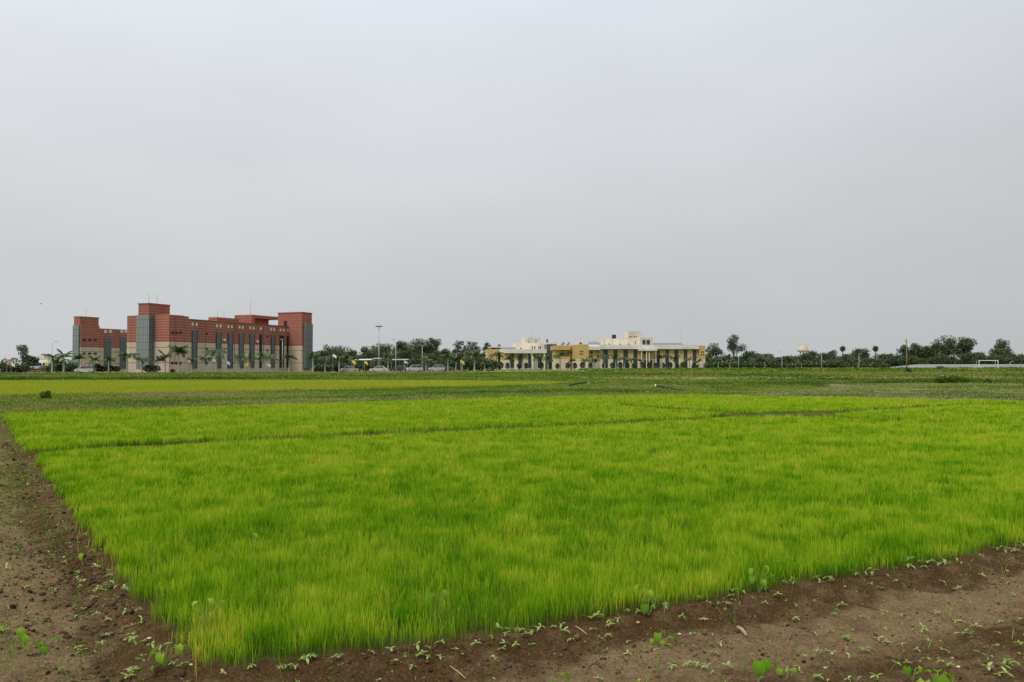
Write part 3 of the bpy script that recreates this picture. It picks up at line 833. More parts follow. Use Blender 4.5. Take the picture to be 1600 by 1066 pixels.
# rounded left end of the wing and of its band
def quarter(name, mt, fr, a0, r, z0, z1, bfront, n=10):
    mb = MB(); vs = []
    for z in (z0, z1):
        vs.append(fr.p(a0, bfront - r, z))
        for k in range(n + 1):
            q = math.pi / 2 * k / n
            vs.append(fr.p(a0 - r * math.sin(q), bfront - r + r * math.cos(q), z))
    m_ = n + 2; fs = [tuple(range(m_)), tuple(reversed(range(m_, 2 * m_)))]
    for k in range(m_): fs.append((k, (k + 1) % m_, m_ + (k + 1) % m_, m_ + k))
    mb.add(vs, [tuple(reversed(f)) for f in fs])
    o = mb.build(name, mt, yb); o.matrix_parent_inverse = YI
    return o
quarter('rounded_wall', M['yel'], FR, FR.a(940), 5.5, -.3, zb0 - .004, 0)
quarter('rounded_band', M['band'], FR, FR.a(940, 1.1), 6.2, zb0, zb1, 1.1)
for p0, p1 in ((942.2, 949.8), (958, 964.7), (973.6, 981.2), (989.5, 995.8), (1023.6, 1030.8), (1039.4, 1045.2), (1053.4, 1060), (1068, 1074), (1082.2, 1088)):
    w_ = ybox('tall_window', M['tall'], FR, p0, p1, 546.4, 575.2, .06, .3)
    ybox('frame', M['creamdark'], FR, p0 - .5, p0, 546.4, 575.2, .14, .3, parent=w_)
    ybox('sill', M['band'], FR, p0 - .6, p1 + .6, 575.2, 576.0, .25, .4, parent=w_)
# entrance
ybox('canopy', M['band'], FR, 1000.5, 1027, 545.2, 548.2, 3.6, 3.5)
for px in (1002.5, 1010.3, 1014.5, 1025): ybox('column', M['cream'], FR, px - .6, px + .6, 548.3, 0, 3.2, .25, -.2)
ybox('entrance_door', M['tall'], FR, 1006, 1019, 563, 577, .05, .2)
ybox('entrance_window', M['tall'], FR, 1005.5, 1010, 549, 553.5, .05, .2); ybox('entrance_window', M['tall'], FR, 1012, 1016, 549, 552.6, .05, .2)
# upper blocks
ybox('upper_block', M['cream'], FR, 938.5, 982, 529.6, 0, -4, 10, zb1 - .3)
u3 = FR.a(999.6, -2.0)
z27 = FR.z(1005, 527.4, -2)
bdeep = FR.b(981.5, u3)
ypart('upper_tower', M['cream'], FR, (u3, FR.a(1019.8, -2.), bdeep, -2., zb1 - .3, z27))
ybox('tower_front', M['creamdark'], FR, 999.8, 1019.6, 527.8, 0, -1.94, .05, zb1 - .2)  # thin sheet, shade of the tower's front painted as darker cream
for p0, p1 in ((1003.8, 1008.8), (1010.4, 1015.6)): ybox('tower_window', M['tall'], FR, p0, p1, 531.4, 544.6, -1.88, .1)
for px in (988.4, 992.6):
    bb = FR.b(px, u3)
    ypart('narrow_window', M['dark'], FR, (u3 - .06, u3 + .1, bb - .45, bb + .45, FR.z(px, 538.4, bb), FR.z(px, 533.0, bb)))
ph_a = FR.a(981.2, -7.); ph_b = FR.b(974.2, ph_a)
zph = FR.z(990, 517.4, -7)
ypart('penthouse', M['cream'], FR, (ph_a, FR.a(1001.8, -7), ph_b, -7, z27 - 3, zph))
ybox('penthouse_front', M['creamdark'], FR, 981.6, 1001.6, 517.8, 0, -6.95, .04, z27 - .2)  # thin sheet painting the shaded front of the cream penthouse
ybox('window_strip', M['dark'], FR, 983, 987, 525.8, 526.8, -6.9, .1); ybox('window_strip', M['dark'], FR, 990, 996, 525.8, 526.6, -6.9, .1)
for px in (945, 952, 969, 982): ybox('low_window', M['dark'], FR, px - .8, px + .8, 537, 539.4, -3.94, .1)
for px in (944.5, 957): ybox('downpipe', M['creamdark'], FR, px - .25, px + .25, 530.2, 540, -3.88, .1)
o = ypart('water_tank', M['black'], FR, (FR.a(958.4, -9), FR.a(962.6, -9), -11, -9, FR.z(960, 529, -9), FR.z(960, 523.2, -9)))
yrod(FR, 1064.3, 514, 537); yrod(FR, 974.6, 516.6, 530, -7)
# solar panels
def panels(fr, p0, p1, py0, py1, b_, n):
    a0, a1 = fr.a(p0, b_), fr.a(p1, b_); zt_, zb_ = fr.z((p0 + p1) / 2, py0, b_), fr.z((p0 + p1) / 2, py1, b_)
    w_ = (a1 - a0) / n
    for i in range(n):
        mb = MB(); x0, x1 = a0 + i * w_ + .06, a0 + (i + 1) * w_ - .06
        vs = [fr.p(x0, b_, zb_), fr.p(x1, b_, zb_), fr.p(x1, b_ - 2.6, zt_), fr.p(x0, b_ - 2.6, zt_)]
        mb.hexa([(q[0], q[1], q[2] - .06) for q in vs] + vs)
        o = mb.build('solar_panel', M['solar'], yb); o.matrix_parent_inverse = YI
panels(FR, 1020.6, 1069, 535.6, 539.2, -4, 12); panels(FR, 921, 938, 533.8, 538.4, -3, 5)
ybox('panel_rack', M['creamdark'], FR, 1021, 1068, 538.2, 0, -6, .3, zb1 - .2)
# right end tower
a_e = FR.a(1092.6, .9)
ybox('end_tower', M['yel'], FR, 1092.8, 1102, 540.2, 0, .9, 8, -.3)
ybox('grey_base', M['creamdark'], FR, 1092.6, 1102.4, 566.4, 0, 1.3, .38, -.3)
for px in (1095.9, 1098.8):
    for py in (550.3, 554.3): ybox('small_window', M['dark'], FR, px - .75, px + .75, py - 1.1, py + 1.1, .95, .1)
# middle: ochre corner block with four small windows
FM = Frame(903, 255.)
zm = FM.z(910, 538.4)
ypart('corner_block', M['yel'], FM, (0, FM.a(919.6), FM.b(890.2, 0), 0, -.3, zm))
for px in (907.0, 910.0):
    for py in (549.2, 553.4): ybox('small_window', M['dark'], FM, px - .9, px + .9, py - 1.2, py + 1.2, .05, .15)
bb = FM.b(892.2, 0)
ypart('small_window', M['dark'], FM, (-.05, .1, bb - 1.0, bb + 1.0, FM.z(892, 551.4, bb), FM.z(892, 549, bb)))
ybox('roof_house', M['cream'], FM, 904, 914, 534.4, 0, -4, 6, zm - .1)
ybox('dark_opening', M['dark'], FM, 905.6, 908.6, 535.4, 537.8, -3.95, .1)
yrod(FM, 906.6, 524.5, 536)
ybox('link_wall', M['yel'], FM, 868, 891, 540.4, 0, -9, 6, -.3)
ybox('roof_band', M['yel'], FM, 866.5, 890.6, 540.0, 547, -7.8, 7.5)
ybox('recess', M['brownrec'], FM, 877, 889.8, 547.2, 556.8, -8.92, .2)  # flush dark panel, painted shade in place of a real hollow
ybox('link_wall', M['yel'], FM, 919.5, 934, 547.2, 0, -5, 6, -.3)
for px, pys in ((924.4, (551, 556.6)), (934, (550.2, 556.6))):
    for py in pys: ybox('small_window', M['dark'], FM, px - 1.3, px + 1.3, py - 1.5, py + 1.5, -4.9 if px < 930 else -1.2, .25)
ybox('roof_band', M['band'], FM, 919.7, 938, 541.4, 546.8, -3.6, 7.)
# glazed stair tower
FL = Frame(785, 276.)
ybox('stair_tower', M['stair'], FL, 855, 869.8, 538.2, 0, 1.2, 8, .2)
ybox('tower_cap', M['band'], FL, 854.4, 870.6, 535.4, 538.1, 1.6, 8.6)
# left wing
zl0, zl1 = FL.z(820, 552), FL.z(820, 545.8)
ybox('wing_wall', M['yel'], FL, 783, 855, 551.6, 0, 0, 12, -.3)
ybox('roof_band', M['band'], FL, 790, 854.2, 545.6, 552, 1.4, 13)
aa = FL.a(790, 1.4)
mb = MB(); vs = []
for z in (zl0, zl1): vs += [FL.p(aa, 1.4, z), FL.p(aa, -8, z), FL.p(aa - 4.6, -8, z)]
mb.add(vs, [(0, 2, 1), (3, 4, 5), (0, 1, 4, 3), (1, 2, 5, 4), (2, 0, 3, 5)])
o = mb.build('roof_band', M['band'], yb); o.matrix_parent_inverse = YI
for p0, p1 in ((796.2, 803), (810, 817), (825.2, 831), (840, 846.5)):
    w_ = ybox('tall_window', M['tall'], FL, p0, p1, 552.6, 575.4, .06, .3)
    ybox('sill', M['band'], FL, p0 - .6, p1 + .6, 575.4, 576.3, .25, .4, parent=w_)
for px in (832.4, 850.6): ybox('column', M['cream'], FL, px - 1.1, px + 1.1, 552.1, 0, 1.1, .8, -.3)
ybox('upper_block', M['cream'], FL, 806.8, 854.4, 536.4, 0, -4, 10, zl1 - .2)
for px in (831.5, 835.5, 842, 844.6): ybox('narrow_window', M['dark'], FL, px - .7, px + .7, 541, 545.6, -3.94, .1)
ybox('penthouse', M['creamdark'], FL, 824.4, 843.8, 527.8, 0, -6, 8, zl1 + 1)  # darker cream: front shade put into the colour
ybox('penthouse_side', M['cream'], FL, 819.6, 824.3, 527.6, 0, -6.4, 7.4, zl1 + 1)  # added box in lighter cream, painting the sunlit side
ybox('window_strip', M['dark'], FL, 826.2, 827, 533, 536.6, -5.95, .1); ybox('window_strip', M['dark'], FL, 837, 838, 530.8, 535.6, -5.95, .1)
yrod(FL, 831.4, 517.4, 528, -7); yrod(FL, 819.8, 528.4, 543, -6)
ybox('chimney_tank', M['black'], FL, 854.6, 856.2, 530.2, 535.2, -3, 1.2)
ybox('flat_roof', M['band'], FL, 767, 815, 541.8, 543.2, -6, 10)
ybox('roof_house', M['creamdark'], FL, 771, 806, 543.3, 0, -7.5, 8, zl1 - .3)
for px, q in ((771, 2.4), (780, 1.2), (814, .9)): ybox('dark_opening', M['dark'], FL, px - q, px + q, 543.5, 545.4, -6.5 if px < 810 else -3.9, 1.2)
panels(FL, 783, 806, 543.4, 545.8, -1.5, 6)
ybox('stair_block', M['yel'], FL, 762.4, 778, 545.8, 0, -2, 9, -.3)
ybox('side_block', M['cream'], FL, 752, 762.2, 552, 0, -3.4, 8, -.3)
for px in (765.5, 768.6):
    for py in (555,): ybox('small_window', M['dark'], FL, px - .7, px + .7, py - 1, py + 1, -1.95, .1)
ybox('small_window', M['dark'], FL, 773.4, 776, 550.6, 552.6, -1.95, .1)
ybox('plinth_wall', M['white'], FL, 865.6, 889, 576.4, 0, 6, .3, -.1)

# ================================================================== ROAD AND KERB before the buildings
def strip(name, p0, p1, w_, z, mt):
    a, b_ = Vector((*p0, 0)), Vector((*p1, 0)); d_ = (b_ - a).normalized(); q = Vector((-d_.y, d_.x, 0)) * w_ / 2
    mb = MB(); mb.hexa([a - q + Vector((0, 0, -.3)), b_ - q + Vector((0, 0, -.3)), b_ + q + Vector((0, 0, -.3)), a + q + Vector((0, 0, -.3)), a - q + Vector((0, 0, z)), b_ - q + Vector((0, 0, z)), b_ + q + Vector((0, 0, z)), a + q + Vector((0, 0, z))])
    return tag(mb.build(name, mt), kind='structure')
M['tan'] = mat('dusty_road', (.30, .25, .17), .95, noise=(.4, .2))
strip('compound_road', (-170, 178.5), (30, 187.5), 6, .03, M['tan'])
strip('road_kerb', (-170, 174.9), (30, 183.9), .35, .20, M['concrete'])

# ================================================================== TREES
def build_tree(name, label, px, top, wpx, Y, kind='round', mt='tree', seed=0, group='trees on the skyline', base_t=.45, cat='tree', leaf=.34, dens=1.0, zbase=None):
    rs = np.random.default_rng(1000 + seed)
    X = GX(px, Y); H = ZA(px, top, Y); Wd = wpx * 1.12 * Y / F
    root = empty(name, (X, Y, 0))
    tag(root, label, cat, group)
    cb = {'round': .10, 'open': .20, 'tall': .32, 'bush': .02, 'fan': .66}[kind]
    if zbase is not None: cb = zbase
    rx, rz, zc = Wd / 2, H * (1 - cb) / 2, H * (1 + cb) / 2
    nb = {'round': 40, 'open': 30, 'tall': 17, 'bush': 12, 'fan': 10}[kind]
    if kind == 'round': nb = int(nb * max(1, (rx / rz) ** .7))
    u = rs.normal(size=(nb, 3)); u /= np.linalg.norm(u, axis=1)[:, None]
    rr = rs.random(nb) ** .5
    brad = {'round': .42, 'open': .34, 'tall': .40, 'bush': .5, 'fan': .45}[kind] * min(rx, rz) * rs.uniform(.65, 1.35, nb)
    bc = u * rr[:, None] * np.array([rx, rx * .85, rz]) * .86
    # no foliage below a sagging skirt; uneven lobes
    bc[:, 2] = np.where(bc[:, 2] < 0, bc[:, 2] * .85, bc[:, 2])
    lobe = 1 + .16 * np.sin(np.arctan2(bc[:, 1], bc[:, 0]) * 3 + seed) 
    bc[:, :2] *= lobe[:, None]
    bc[0] = (rs.normal() * .15 * rx, 0, rz - brad[0])
    bc[:, 2] = np.minimum(bc[:, 2], rz - brad * .9)
    bc[:, 2] += zc; bc[:, 2] = np.maximum(bc[:, 2], cb * H * .8 + brad * .3)
    vol = brad ** 2
    nl = int(np.clip(dens * 10. * vol.sum() / leaf ** 2, 120, 5200))
    bi = rs.choice(nb, nl, p=vol / vol.sum())
    dv = rs.normal(size=(nl, 3)); dv /= np.linalg.norm(dv, axis=1)[:, None]
    C = bc[bi] + dv * (brad[bi] * rs.random(nl) ** .4)[:, None] * np.array([1, 1, .82])
    C[:, 2] = np.maximum(C[:, 2], .05)
    bt_ = rs.normal(0, .16, nb)
    tn = base_t + bt_[bi] + rs.normal(0, .15, nl)
    v, f, tt = cards(C, leaf * rs.uniform(.6, 1.5, nl), tn, asp=.7)
    link('crown' if kind != 'bush' else 'foliage', np_mesh('crown', v, [f], M[mt], {'tint': tt}), root)
    mb = MB(); rt_ = max(.07, .028 * H)
    fork = cb * H * .75 + .1
    mb.tube([(0, 0, -.3), (rs.normal() * .05, 0, fork * .5), (rs.normal() * .1, 0, fork), (rs.normal() * .2, 0, zc)], [rt_ * 1.3, rt_, rt_ * .85, rt_ * .4], 6)
    for k in range(min(nb, 9)):
        q = bc[k]
        md = np.array([q[0] * .45, q[1] * .45, fork + (q[2] - fork) * .6])
        mb.tube([(0, 0, fork * .9), tuple(md), tuple(q)], [rt_ * .55, rt_ * .35, rt_ * .12], 4, False)
    mb.build('trunk' if kind != 'bush' else 'stem', M['bark'], root)
    return root
TS = [  # label, px, top py, width px, Y, kind, material, base tint
 ('slender grey green eucalyptus standing alone at the far left edge', 36, 537, 20, 215, 'tall', 'tree_grey', .5),
 ('small round dark tree behind the low pink sheds', 49, 555, 23, 225, 'round', 'tree', .4),
 ('low bushy tree at the extreme left margin', 4, 566, 18, 235, 'round', 'tree', .45),
 ('little tree between the yellow flag and the white flag', 93, 557, 18, 222, 'round', 'tree', .5),
 ('broad dome shaped green tree right beside the grey glass bay', 521, 538, 54, 262, 'round', 'tree', .55),
 ('dark lower tree tucked between the glass bay and the dome tree', 497, 552, 26, 245, 'round', 'tree_olive', .4),
 ('round dark tree just left of the tall floodlight mast', 571, 541, 26, 270, 'round', 'tree_grey', .4),
 ('wide spreading tree right behind the floodlight mast', 599, 535, 66, 265, 'round', 'tree', .52),
 ('dark tree with a spiky top behind the carports', 627, 531, 30, 275, 'round', 'tree', .3),
 ('tall wide tree above the white cars', 657, 527, 46, 272, 'round', 'tree', .45),
 ('tall dark tree with a pointed crown, right of the tallest street lamp row', 673, 525.5, 32, 268, 'open', 'tree', .38),
 ('lower dark tree to the right of the tallest crown', 694, 544, 32, 270, 'round', 'tree', .36),
 ('thin crowned tree with bare twigs on top', 718, 531, 24, 275, 'open', 'tree_grey', .45),
 ('airy grey green tree left of the first yellow tower', 736, 532, 26, 285, 'open', 'tree_grey', .5),
 ('dark bushy tree overlapping the cream side wall of the yellow building', 748, 545, 20, 262, 'round', 'tree', .4),
 ('small far tree peeping over the first yellow tower', 762, 533, 15, 330, 'round', 'tree_grey', .4),
 ('tiny far treetop over the flat white roof', 780, 537, 12, 340, 'round', 'tree_grey', .4),
 ('left of two dark treetops behind the ochre link roof', 879, 534, 9, 300, 'round', 'tree', .2),
 ('right of two dark treetops behind the ochre link roof', 888.5, 534, 11, 302, 'round', 'tree', .2),
 ('slim tree hugging the right end tower of the yellow building', 1106, 541, 13, 290, 'open', 'tree_grey', .4),
 ('grey green tree in two tufts right of the yellow building', 1119, 534, 26, 285, 'tall', 'tree_grey', .45),
 ('tallest eucalyptus with two open clumps right of the yellow building', 1147, 521, 27, 290, 'tall', 'tree_grey', .35),
 ('dark domed tree at the foot of the tallest eucalyptus', 1168, 547, 30, 280, 'round', 'tree', .35),
 ('bushy tree midway between the eucalyptus and the water tower', 1196, 552, 30, 285, 'round', 'tree', .45),
 ('low tree at the dip in the skyline left of the water tower', 1226, 556, 26, 285, 'round', 'tree', .45),
 ('dark tree standing before the water tower legs', 1250, 554, 22, 290, 'round', 'tree', .35),
 ('bushy tree right against the water tower', 1268, 547, 24, 285, 'round', 'tree', .48),
 ('mid green tree with a flat top, second right of the water tower', 1287, 550, 22, 290, 'round', 'tree', .42),
 ('small pointed dark tree left of the ball headed palm', 1299, 546, 18, 295, 'round', 'tree_grey', .38),
 ('low tree under the ball headed palm', 1318, 556, 26, 285, 'round', 'tree', .42),
 ('broad dark tree right of the ball headed palm', 1343, 543, 32, 285, 'round', 'tree', .45),
 ('low dome shaped tree in the gap left of the wooden pole', 1383, 551, 32, 285, 'round', 'tree_olive', .35),
 ('leafy tree directly behind the wooden pole', 1414, 537, 22, 280, 'open', 'tree', .35),
 ('dense tree right of the wooden pole', 1432, 535, 28, 285, 'round', 'tree', .45),
 ('dense tree left of the tallest right hand tree', 1453, 538, 26, 282, 'round', 'tree', .5),
 ('tall spreading tree with a forked open crown behind the sheet wall', 1478, 522.5, 40, 280, 'open', 'tree', .42),
 ('right half of the spreading pair behind the sheet wall', 1506, 525, 36, 283, 'open', 'tree', .42),
 ('low drooping tree at the right foot of the spreading pair', 1524, 549, 24, 278, 'round', 'tree', .4),
 ('olive domed tree behind the goal posts', 1560, 543, 48, 285, 'round', 'tree_olive', .42),
 ('ragged tree rising over the olive dome', 1566, 527, 24, 292, 'open', 'tree', .35),
 ('tree at the extreme right margin', 1592, 552, 28, 285, 'round', 'tree_olive', .5),
 ('tree beyond the right margin of the sheet wall', 1618, 548, 30, 285, 'round', 'tree', .5),
]
for i, (lab, px, top, w_, Y, kind, mt_, bt_) in enumerate(TS):
    build_tree('tree', lab, px, top, w_, Y, kind, mt_, i, base_t=bt_, leaf=.42 if kind != 'tall' else .34)
# the lower storey of the tree belt
for (a_, b_, st_, Y_, tp_, nm_, gp_) in ((500, 752, 13, 236, 553, 'low dark tree in the belt behind the car park', 'low trees behind the car park'), (1108, 1378, 14, 266, 557.5, 'low dark tree in the belt right of the yellow building', 'low trees right of the yellow building'),
                                          (1392, 1600, 15, 268, 557, 'low dark tree in the belt behind the sheet wall', 'low trees behind the sheet wall')):
    for i, px in enumerate(range(a_, b_, st_)):
        r_ = random.Random(px); build_tree('tree', '%s, %s from the left' % (nm_, ORD[i]), px + r_.uniform(-3, 3), tp_ + r_.uniform(-9, 4), r_.uniform(21, 30), Y_ + r_.uniform(-6, 6), 'round', r_.choice(('tree', 'tree', 'tree_olive')), 500 + px, gp_, r_.uniform(.32, .5), zbase=.04)
# low line of far greenery
xs = rng.uniform(-330, 330, 26000); ys = rng.uniform(318, 345, 26000)
hh_ = 3.0 + 3.2 * fbm(xs * .05, ys * .0, 95, 4)
C = np.stack([xs, ys, rng.random(26000) * hh_], 1)
v, f, tt = cards(C, rng.uniform(.5, 1.2, 26000), .42 + rng.normal(0, .16, 26000) + .3 * (fbm(xs * .06, ys * .0, 96, 3) - .5))
tag(link('distant_trees', np_mesh('distant_trees', v, [f], M['tree'], {'tint': tt})), 'low far line of woods along the horizon behind everything', 'woods', kind='stuff')

# palms with a round fan head
def fan_palm(px, top, Y, lab, seed):
    rs = np.random.default_rng(seed); X = GX(px, Y); H = ZA(px, top, Y)
    root = tag(empty('fan_palm', (X, Y, 0)), lab, 'palm tree', 'ball headed palms')
    rh = .85 * 11 * Y / F / 2
    n = 520; dv = rs.normal(size=(n, 3)); dv /= np.linalg.norm(dv, axis=1)[:, None]
    C = dv * (rh * rs.random(n) ** .4 * (1 + .28 * np.sin(dv[:, 0] * 6 + seed) * np.cos(dv[:, 2] * 5)))[:, None] * np.array([.95, .95, 1.05]) + np.array([0, 0, H - rh])
    v, f, tt = cards(C, rs.uniform(.35, .8, n), .35 + rs.normal(0, .15, n), asp=.3)
    link('crown', np_mesh('crown', v, [f], M['palm'], {'tint': tt}), root)
    MB().tube([(0, 0, -.3), (.1, 0, H * .5), (0, 0, H - rh)], [.22, .17, .15], 7).build('trunk', M['bark'], root)
fan_palm(1316.5, 540.5, 288, 'tall ball headed palm rising over the treetops right of the water tower', 5)
fan_palm(1368, 540.5, 290, 'ball headed palm leaning at the gap in the trees left of the wooden pole', 6)

# ------------------------------------------------------------------ royal palms
def palm_meshes(seed):
    rs = np.random.default_rng(seed)
    h = 3.1                                      # trunk height of the unit palm (total about 5.2)
    t_ = MB().tube([(0, 0, -.3), (0, 0, .3), (.03, 0, h * .45), (0, 0, h * .85), (0, 0, h)], [.20, .19, .17, .12, .10], 8)
    s_ = MB().tube([(0, 0, h), (0, 0, h + .35), (0, 0, h + .8)], [.11, .10, .05], 7)
    vs, fs, ts = [], [], []
    nf = rs.integers(8, 13); off = 0
    for k in range(nf):
        az_ = 2 * math.pi * (k + rs.uniform(-.3, .3)) / nf
        el = rs.uniform(.25, 1.42); L = rs.uniform(2.1, 2.9)
        p = np.array([0, 0, h + .7]); d_ = np.array([math.cos(az_) * math.cos(el), math.sin(az_) * math.cos(el), math.sin(el)])
        hor = np.array([math.cos(az_), math.sin(az_), 0]); side = np.array([-math.sin(az_), math.cos(az_), 0])
        cur = rs.uniform(.05, .135); ns = 20; tn = .45 + rs.normal(0, .12)
        e_ = el; pts = []
        for q in range(ns):
            pts.append(p.copy())
            d_ = hor * math.cos(e_) + np.array([0, 0, 1]) * math.sin(e_)
            p = p + d_ * L / ns; e_ -= cur * rs.uniform(.8, 1.2)
        for q in range(1, ns):
            c = pts[q]; tang = pts[q] - pts[q - 1]; tang /= np.linalg.norm(tang)
            ll = .62 * math.sin(math.pi * (q / ns) ** .75 * .92 + .12) + .08
            for s in (-1, 1):
                drop = np.array([0, 0, -.45 - rs.uniform(0, .45)])
                tip = c + (side * s * .8 + tang * .45 + drop) * ll
                w_ = tang * .085
                vs += [c - w_, c + w_, tip + w_ * .4, tip - w_ * .4]; fs.append((off, off + 1, off + 2, off + 3)); off += 4
                ts += [tn - .1 + .06 * rs.normal()] * 2 + [tn + .1] * 2
        for q in range(ns - 1):           # midrib
            a_, b_ = pts[q], pts[q + 1]; w_ = side * .03
            vs += [a_ - w_, a_ + w_, b_ + w_, b_ - w_]; fs.append((off, off + 1, off + 2, off + 3)); off += 4
            ts += [.8] * 4
    crown = np_mesh('palm_crown', np.array(vs), [np.array(fs)], M['palm'], {'tint': np.clip(ts, 0, 1)})
    return t_.mesh('palm_trunk', M['palm_bark'], True), s_.mesh('palm_shaft', M['stem'], True), crown
PALMS = [palm_meshes(200 + i) for i in range(6)]
prs = random.Random(4)
def palms(group, where, spots):
    for i, (px, top, Y) in enumerate(sorted(spots)):
        H = ZA(px, top, Y); k = H / 5.0
        t_, s_, c_ = PALMS[(i * 5 + prs.randrange(2)) % 6]
        root = empty('royal_palm', (GX(px, Y), Y, 0), prs.uniform(0, 6.28)); root.scale = (k * prs.uniform(.9, 1.1), k * prs.uniform(.9, 1.1), k)
        tag(root, 'royal palm %s, %s from the left' % (where, ORD[i]), 'palm tree', group)
        link('trunk', t_, root); link('crownshaft', s_, root); link('fronds', c_, root)
palms('palms before the brick building', 'before the brick building', [(px, t_, 178) for px, t_ in
      ((82, 551), (100, 549), (124, 553.5), (147, 556), (170, 556), (199, 546), (222, 555), (247, 558), (258, 550), (279, 541), (300, 559), (321, 554), (338, 540), (374, 553), (391, 554), (411, 551), (423, 553), (452, 550), (489, 546))])
palms('palms by the car park', 'along the car park', [(px, t_, 186) for px, t_ in
      ((508, 552), (530, 553), (552, 556), (606, 552), (666, 556), (684, 560), (700, 551), (712, 558), (722, 556), (741, 548), (757, 560))])
palms('palms before the yellow building', 'before the yellow building', [(px, t_, 238) for px, t_ in
      ((776, 547), (797, 556), (816, 553), (838, 553.5), (856, 555.5), (875, 549), (894, 560), (914, 559), (929, 559), (945, 554), (962, 553), (976, 555), (987, 558), (1000, 560), (1034, 553), (1054, 556), (1077, 557), (1091, 561))])
palms('palms along the right verge', 'along the verge before the dark trees', [(px, t_, 244) for px, t_ in
      ((1122, 560), (1140, 558), (1178, 560), (1195, 556), (1252, 561), (1340, 559))])

# ------------------------------------------------------------------ clipped shrubs and bushes
def shrub_meshes(seed):
    rs = np.random.default_rng(seed); n = 620
    u_ = rs.random(n) ** .8; z = .45 + 1.65 * u_
    prof = np.sin(np.pi * np.clip((u_ * .86 + .10), 0, 1)) ** .7 * .72 * (.8 + .3 * rs.random(n))
    a = rs.uniform(0, 2 * np.pi, n); r_ = prof * rs.random(n) ** .35
    C = np.stack([r_ * np.cos(a), r_ * np.sin(a), z], 1)
    v, f, tt = cards(C, rs.uniform(.12, .32, n), .45 + .35 * (fbm(C[:, 0] * 3 + seed, C[:, 2] * 3, 5, 2) - .5) + rs.normal(0, .14, n), asp=.7)
    return np_mesh('shrub_foliage', v, [f], M['shrub'], {'tint': tt}), MB().tube([(0, 0, -.2), (0, 0, .7)], [.06, .04], 5).mesh('shrub_stem', M['bark'])
SHR = [shrub_meshes(i) for i in range(5)]
def shrubs(group, where, spots, sc=1.0):
    for i, (px, top, Y, wx) in enumerate(sorted(spots)):
        k = ZA(px, top, Y) / 2.1
        root = empty('shrub', (GX(px, Y), Y, 0), prs.uniform(0, 6)); root.scale = (k * wx, k * wx, k)
        tag(root, 'clipped dark shrub %s, %s from the left' % (where, ORD[i]), 'shrub', group)
        f_, s_ = SHR[i % 5]; link('foliage', f_, root); link('stem', s_, root)
shrubs('clipped shrubs before the yellow building', 'at the foot of the yellow building', [(px, t_, 242, 1.0) for px, t_ in
       ((783, 566), (793, 567), (811, 567.5), (822, 567), (846, 566.5), (858, 565.5), (871, 568), (887, 566.5), (898, 567), (910, 565.5), (922, 567), (944, 566.5), (957, 566.5), (969, 565.8), (980, 566), (990.5, 567), (1003.5, 565.5), (1014, 566), (1024, 567), (1036, 567), (1047, 566))], 1)
shrubs('clipped shrubs before the yellow building, right end', 'at the right end of the yellow building', [(px, t_, 243, 1.0) for px, t_ in ((1058, 568), (1066, 566), (1083, 569), (1090, 570))])
shrubs('shrubs at the foot of the brick building', 'against the red and cream building', [(94, 570, 179.5, 1.5), (152, 569, 180, 2), (160, 572, 180, 2), (172, 571, 180, 2), (182, 572.5, 180, 1.8), (232, 571, 178.5, 2.2), (243, 571.5, 178.5, 2.2), (270, 577, 178.5, 2.0)])
# flowering bushes along the verge on the right
def bush_meshes(seed):
    rs = np.random.default_rng(50 + seed); n = 700
    dv = rs.normal(size=(n, 3)); dv /= np.linalg.norm(dv, axis=1)[:, None]
    C = dv * (rs.random(n) ** .4)[:, None] * np.array([1.5, 1.2, .9]) * (1 + .25 * np.sin(dv[:, :1] * 5 + seed)) + np.array([0, 0, .95]); C[:, 2] = np.maximum(C[:, 2], .03)
    v, f, tt = cards(C, rs.uniform(.18, .4, n), .5 + rs.normal(0, .18, n), asp=.65)
    m1 = np_mesh('bush_foliage', v, [f], M['shrub'], {'tint': tt})
    k = (C[:, 2] > 1.0) & (rs.random(n) < .10); q = C[k] * np.array([1.06, 1.06, 1.04])
    v, f, tt = cards(q, .16, np.full(len(q), .5), asp=.9)
    return m1, np_mesh('bush_flowers', v, [f], M['flower'])
BSH = [bush_meshes(i) for i in range(4)]
def bushes(name, group, where, spots, flowers=True):
    for i, (px, top, Y) in enumerate(sorted(spots)):
        k = ZA(px, top, Y) / 1.85
        root = empty(name, (GX(px, Y), Y, 0), prs.uniform(0, 6)); root.scale = (k, k, k)
        tag(root, '%s, %s from the left' % (where, ORD[i]), 'bush', group)
        a_, b_ = BSH[i % 4]; link('foliage', a_, root)
        if flowers: link('flowers', b_, root)
bushes('flowering_bush', 'white flowering bushes along the right verge', 'white flowering bush on the right hand verge', [(px, 565 + prs.uniform(-2, 3), 248 + prs.uniform(-3, 3)) for px in range(1106, 1380, 13)])
bushes('flowering_bush', 'white flowering bushes by the car park', 'white flowering bush by the car park', [(px, 570 + prs.uniform(-2, 2), 190) for px in (494, 504, 515, 526, 536)])
bushes('bush', 'dark bushes behind the car park', 'dark bush behind the parked cars', [(px, 563 + prs.uniform(-3, 3), 214) for px in range(498, 770, 15)], False)
bushes('bush', 'bushes by the pink sheds', 'dark bush beside the pink sheds', [(px, 568 + prs.uniform(-2, 2), 196) for px in (2, 16, 26, 40, 76, 88, 106, 112)], False)
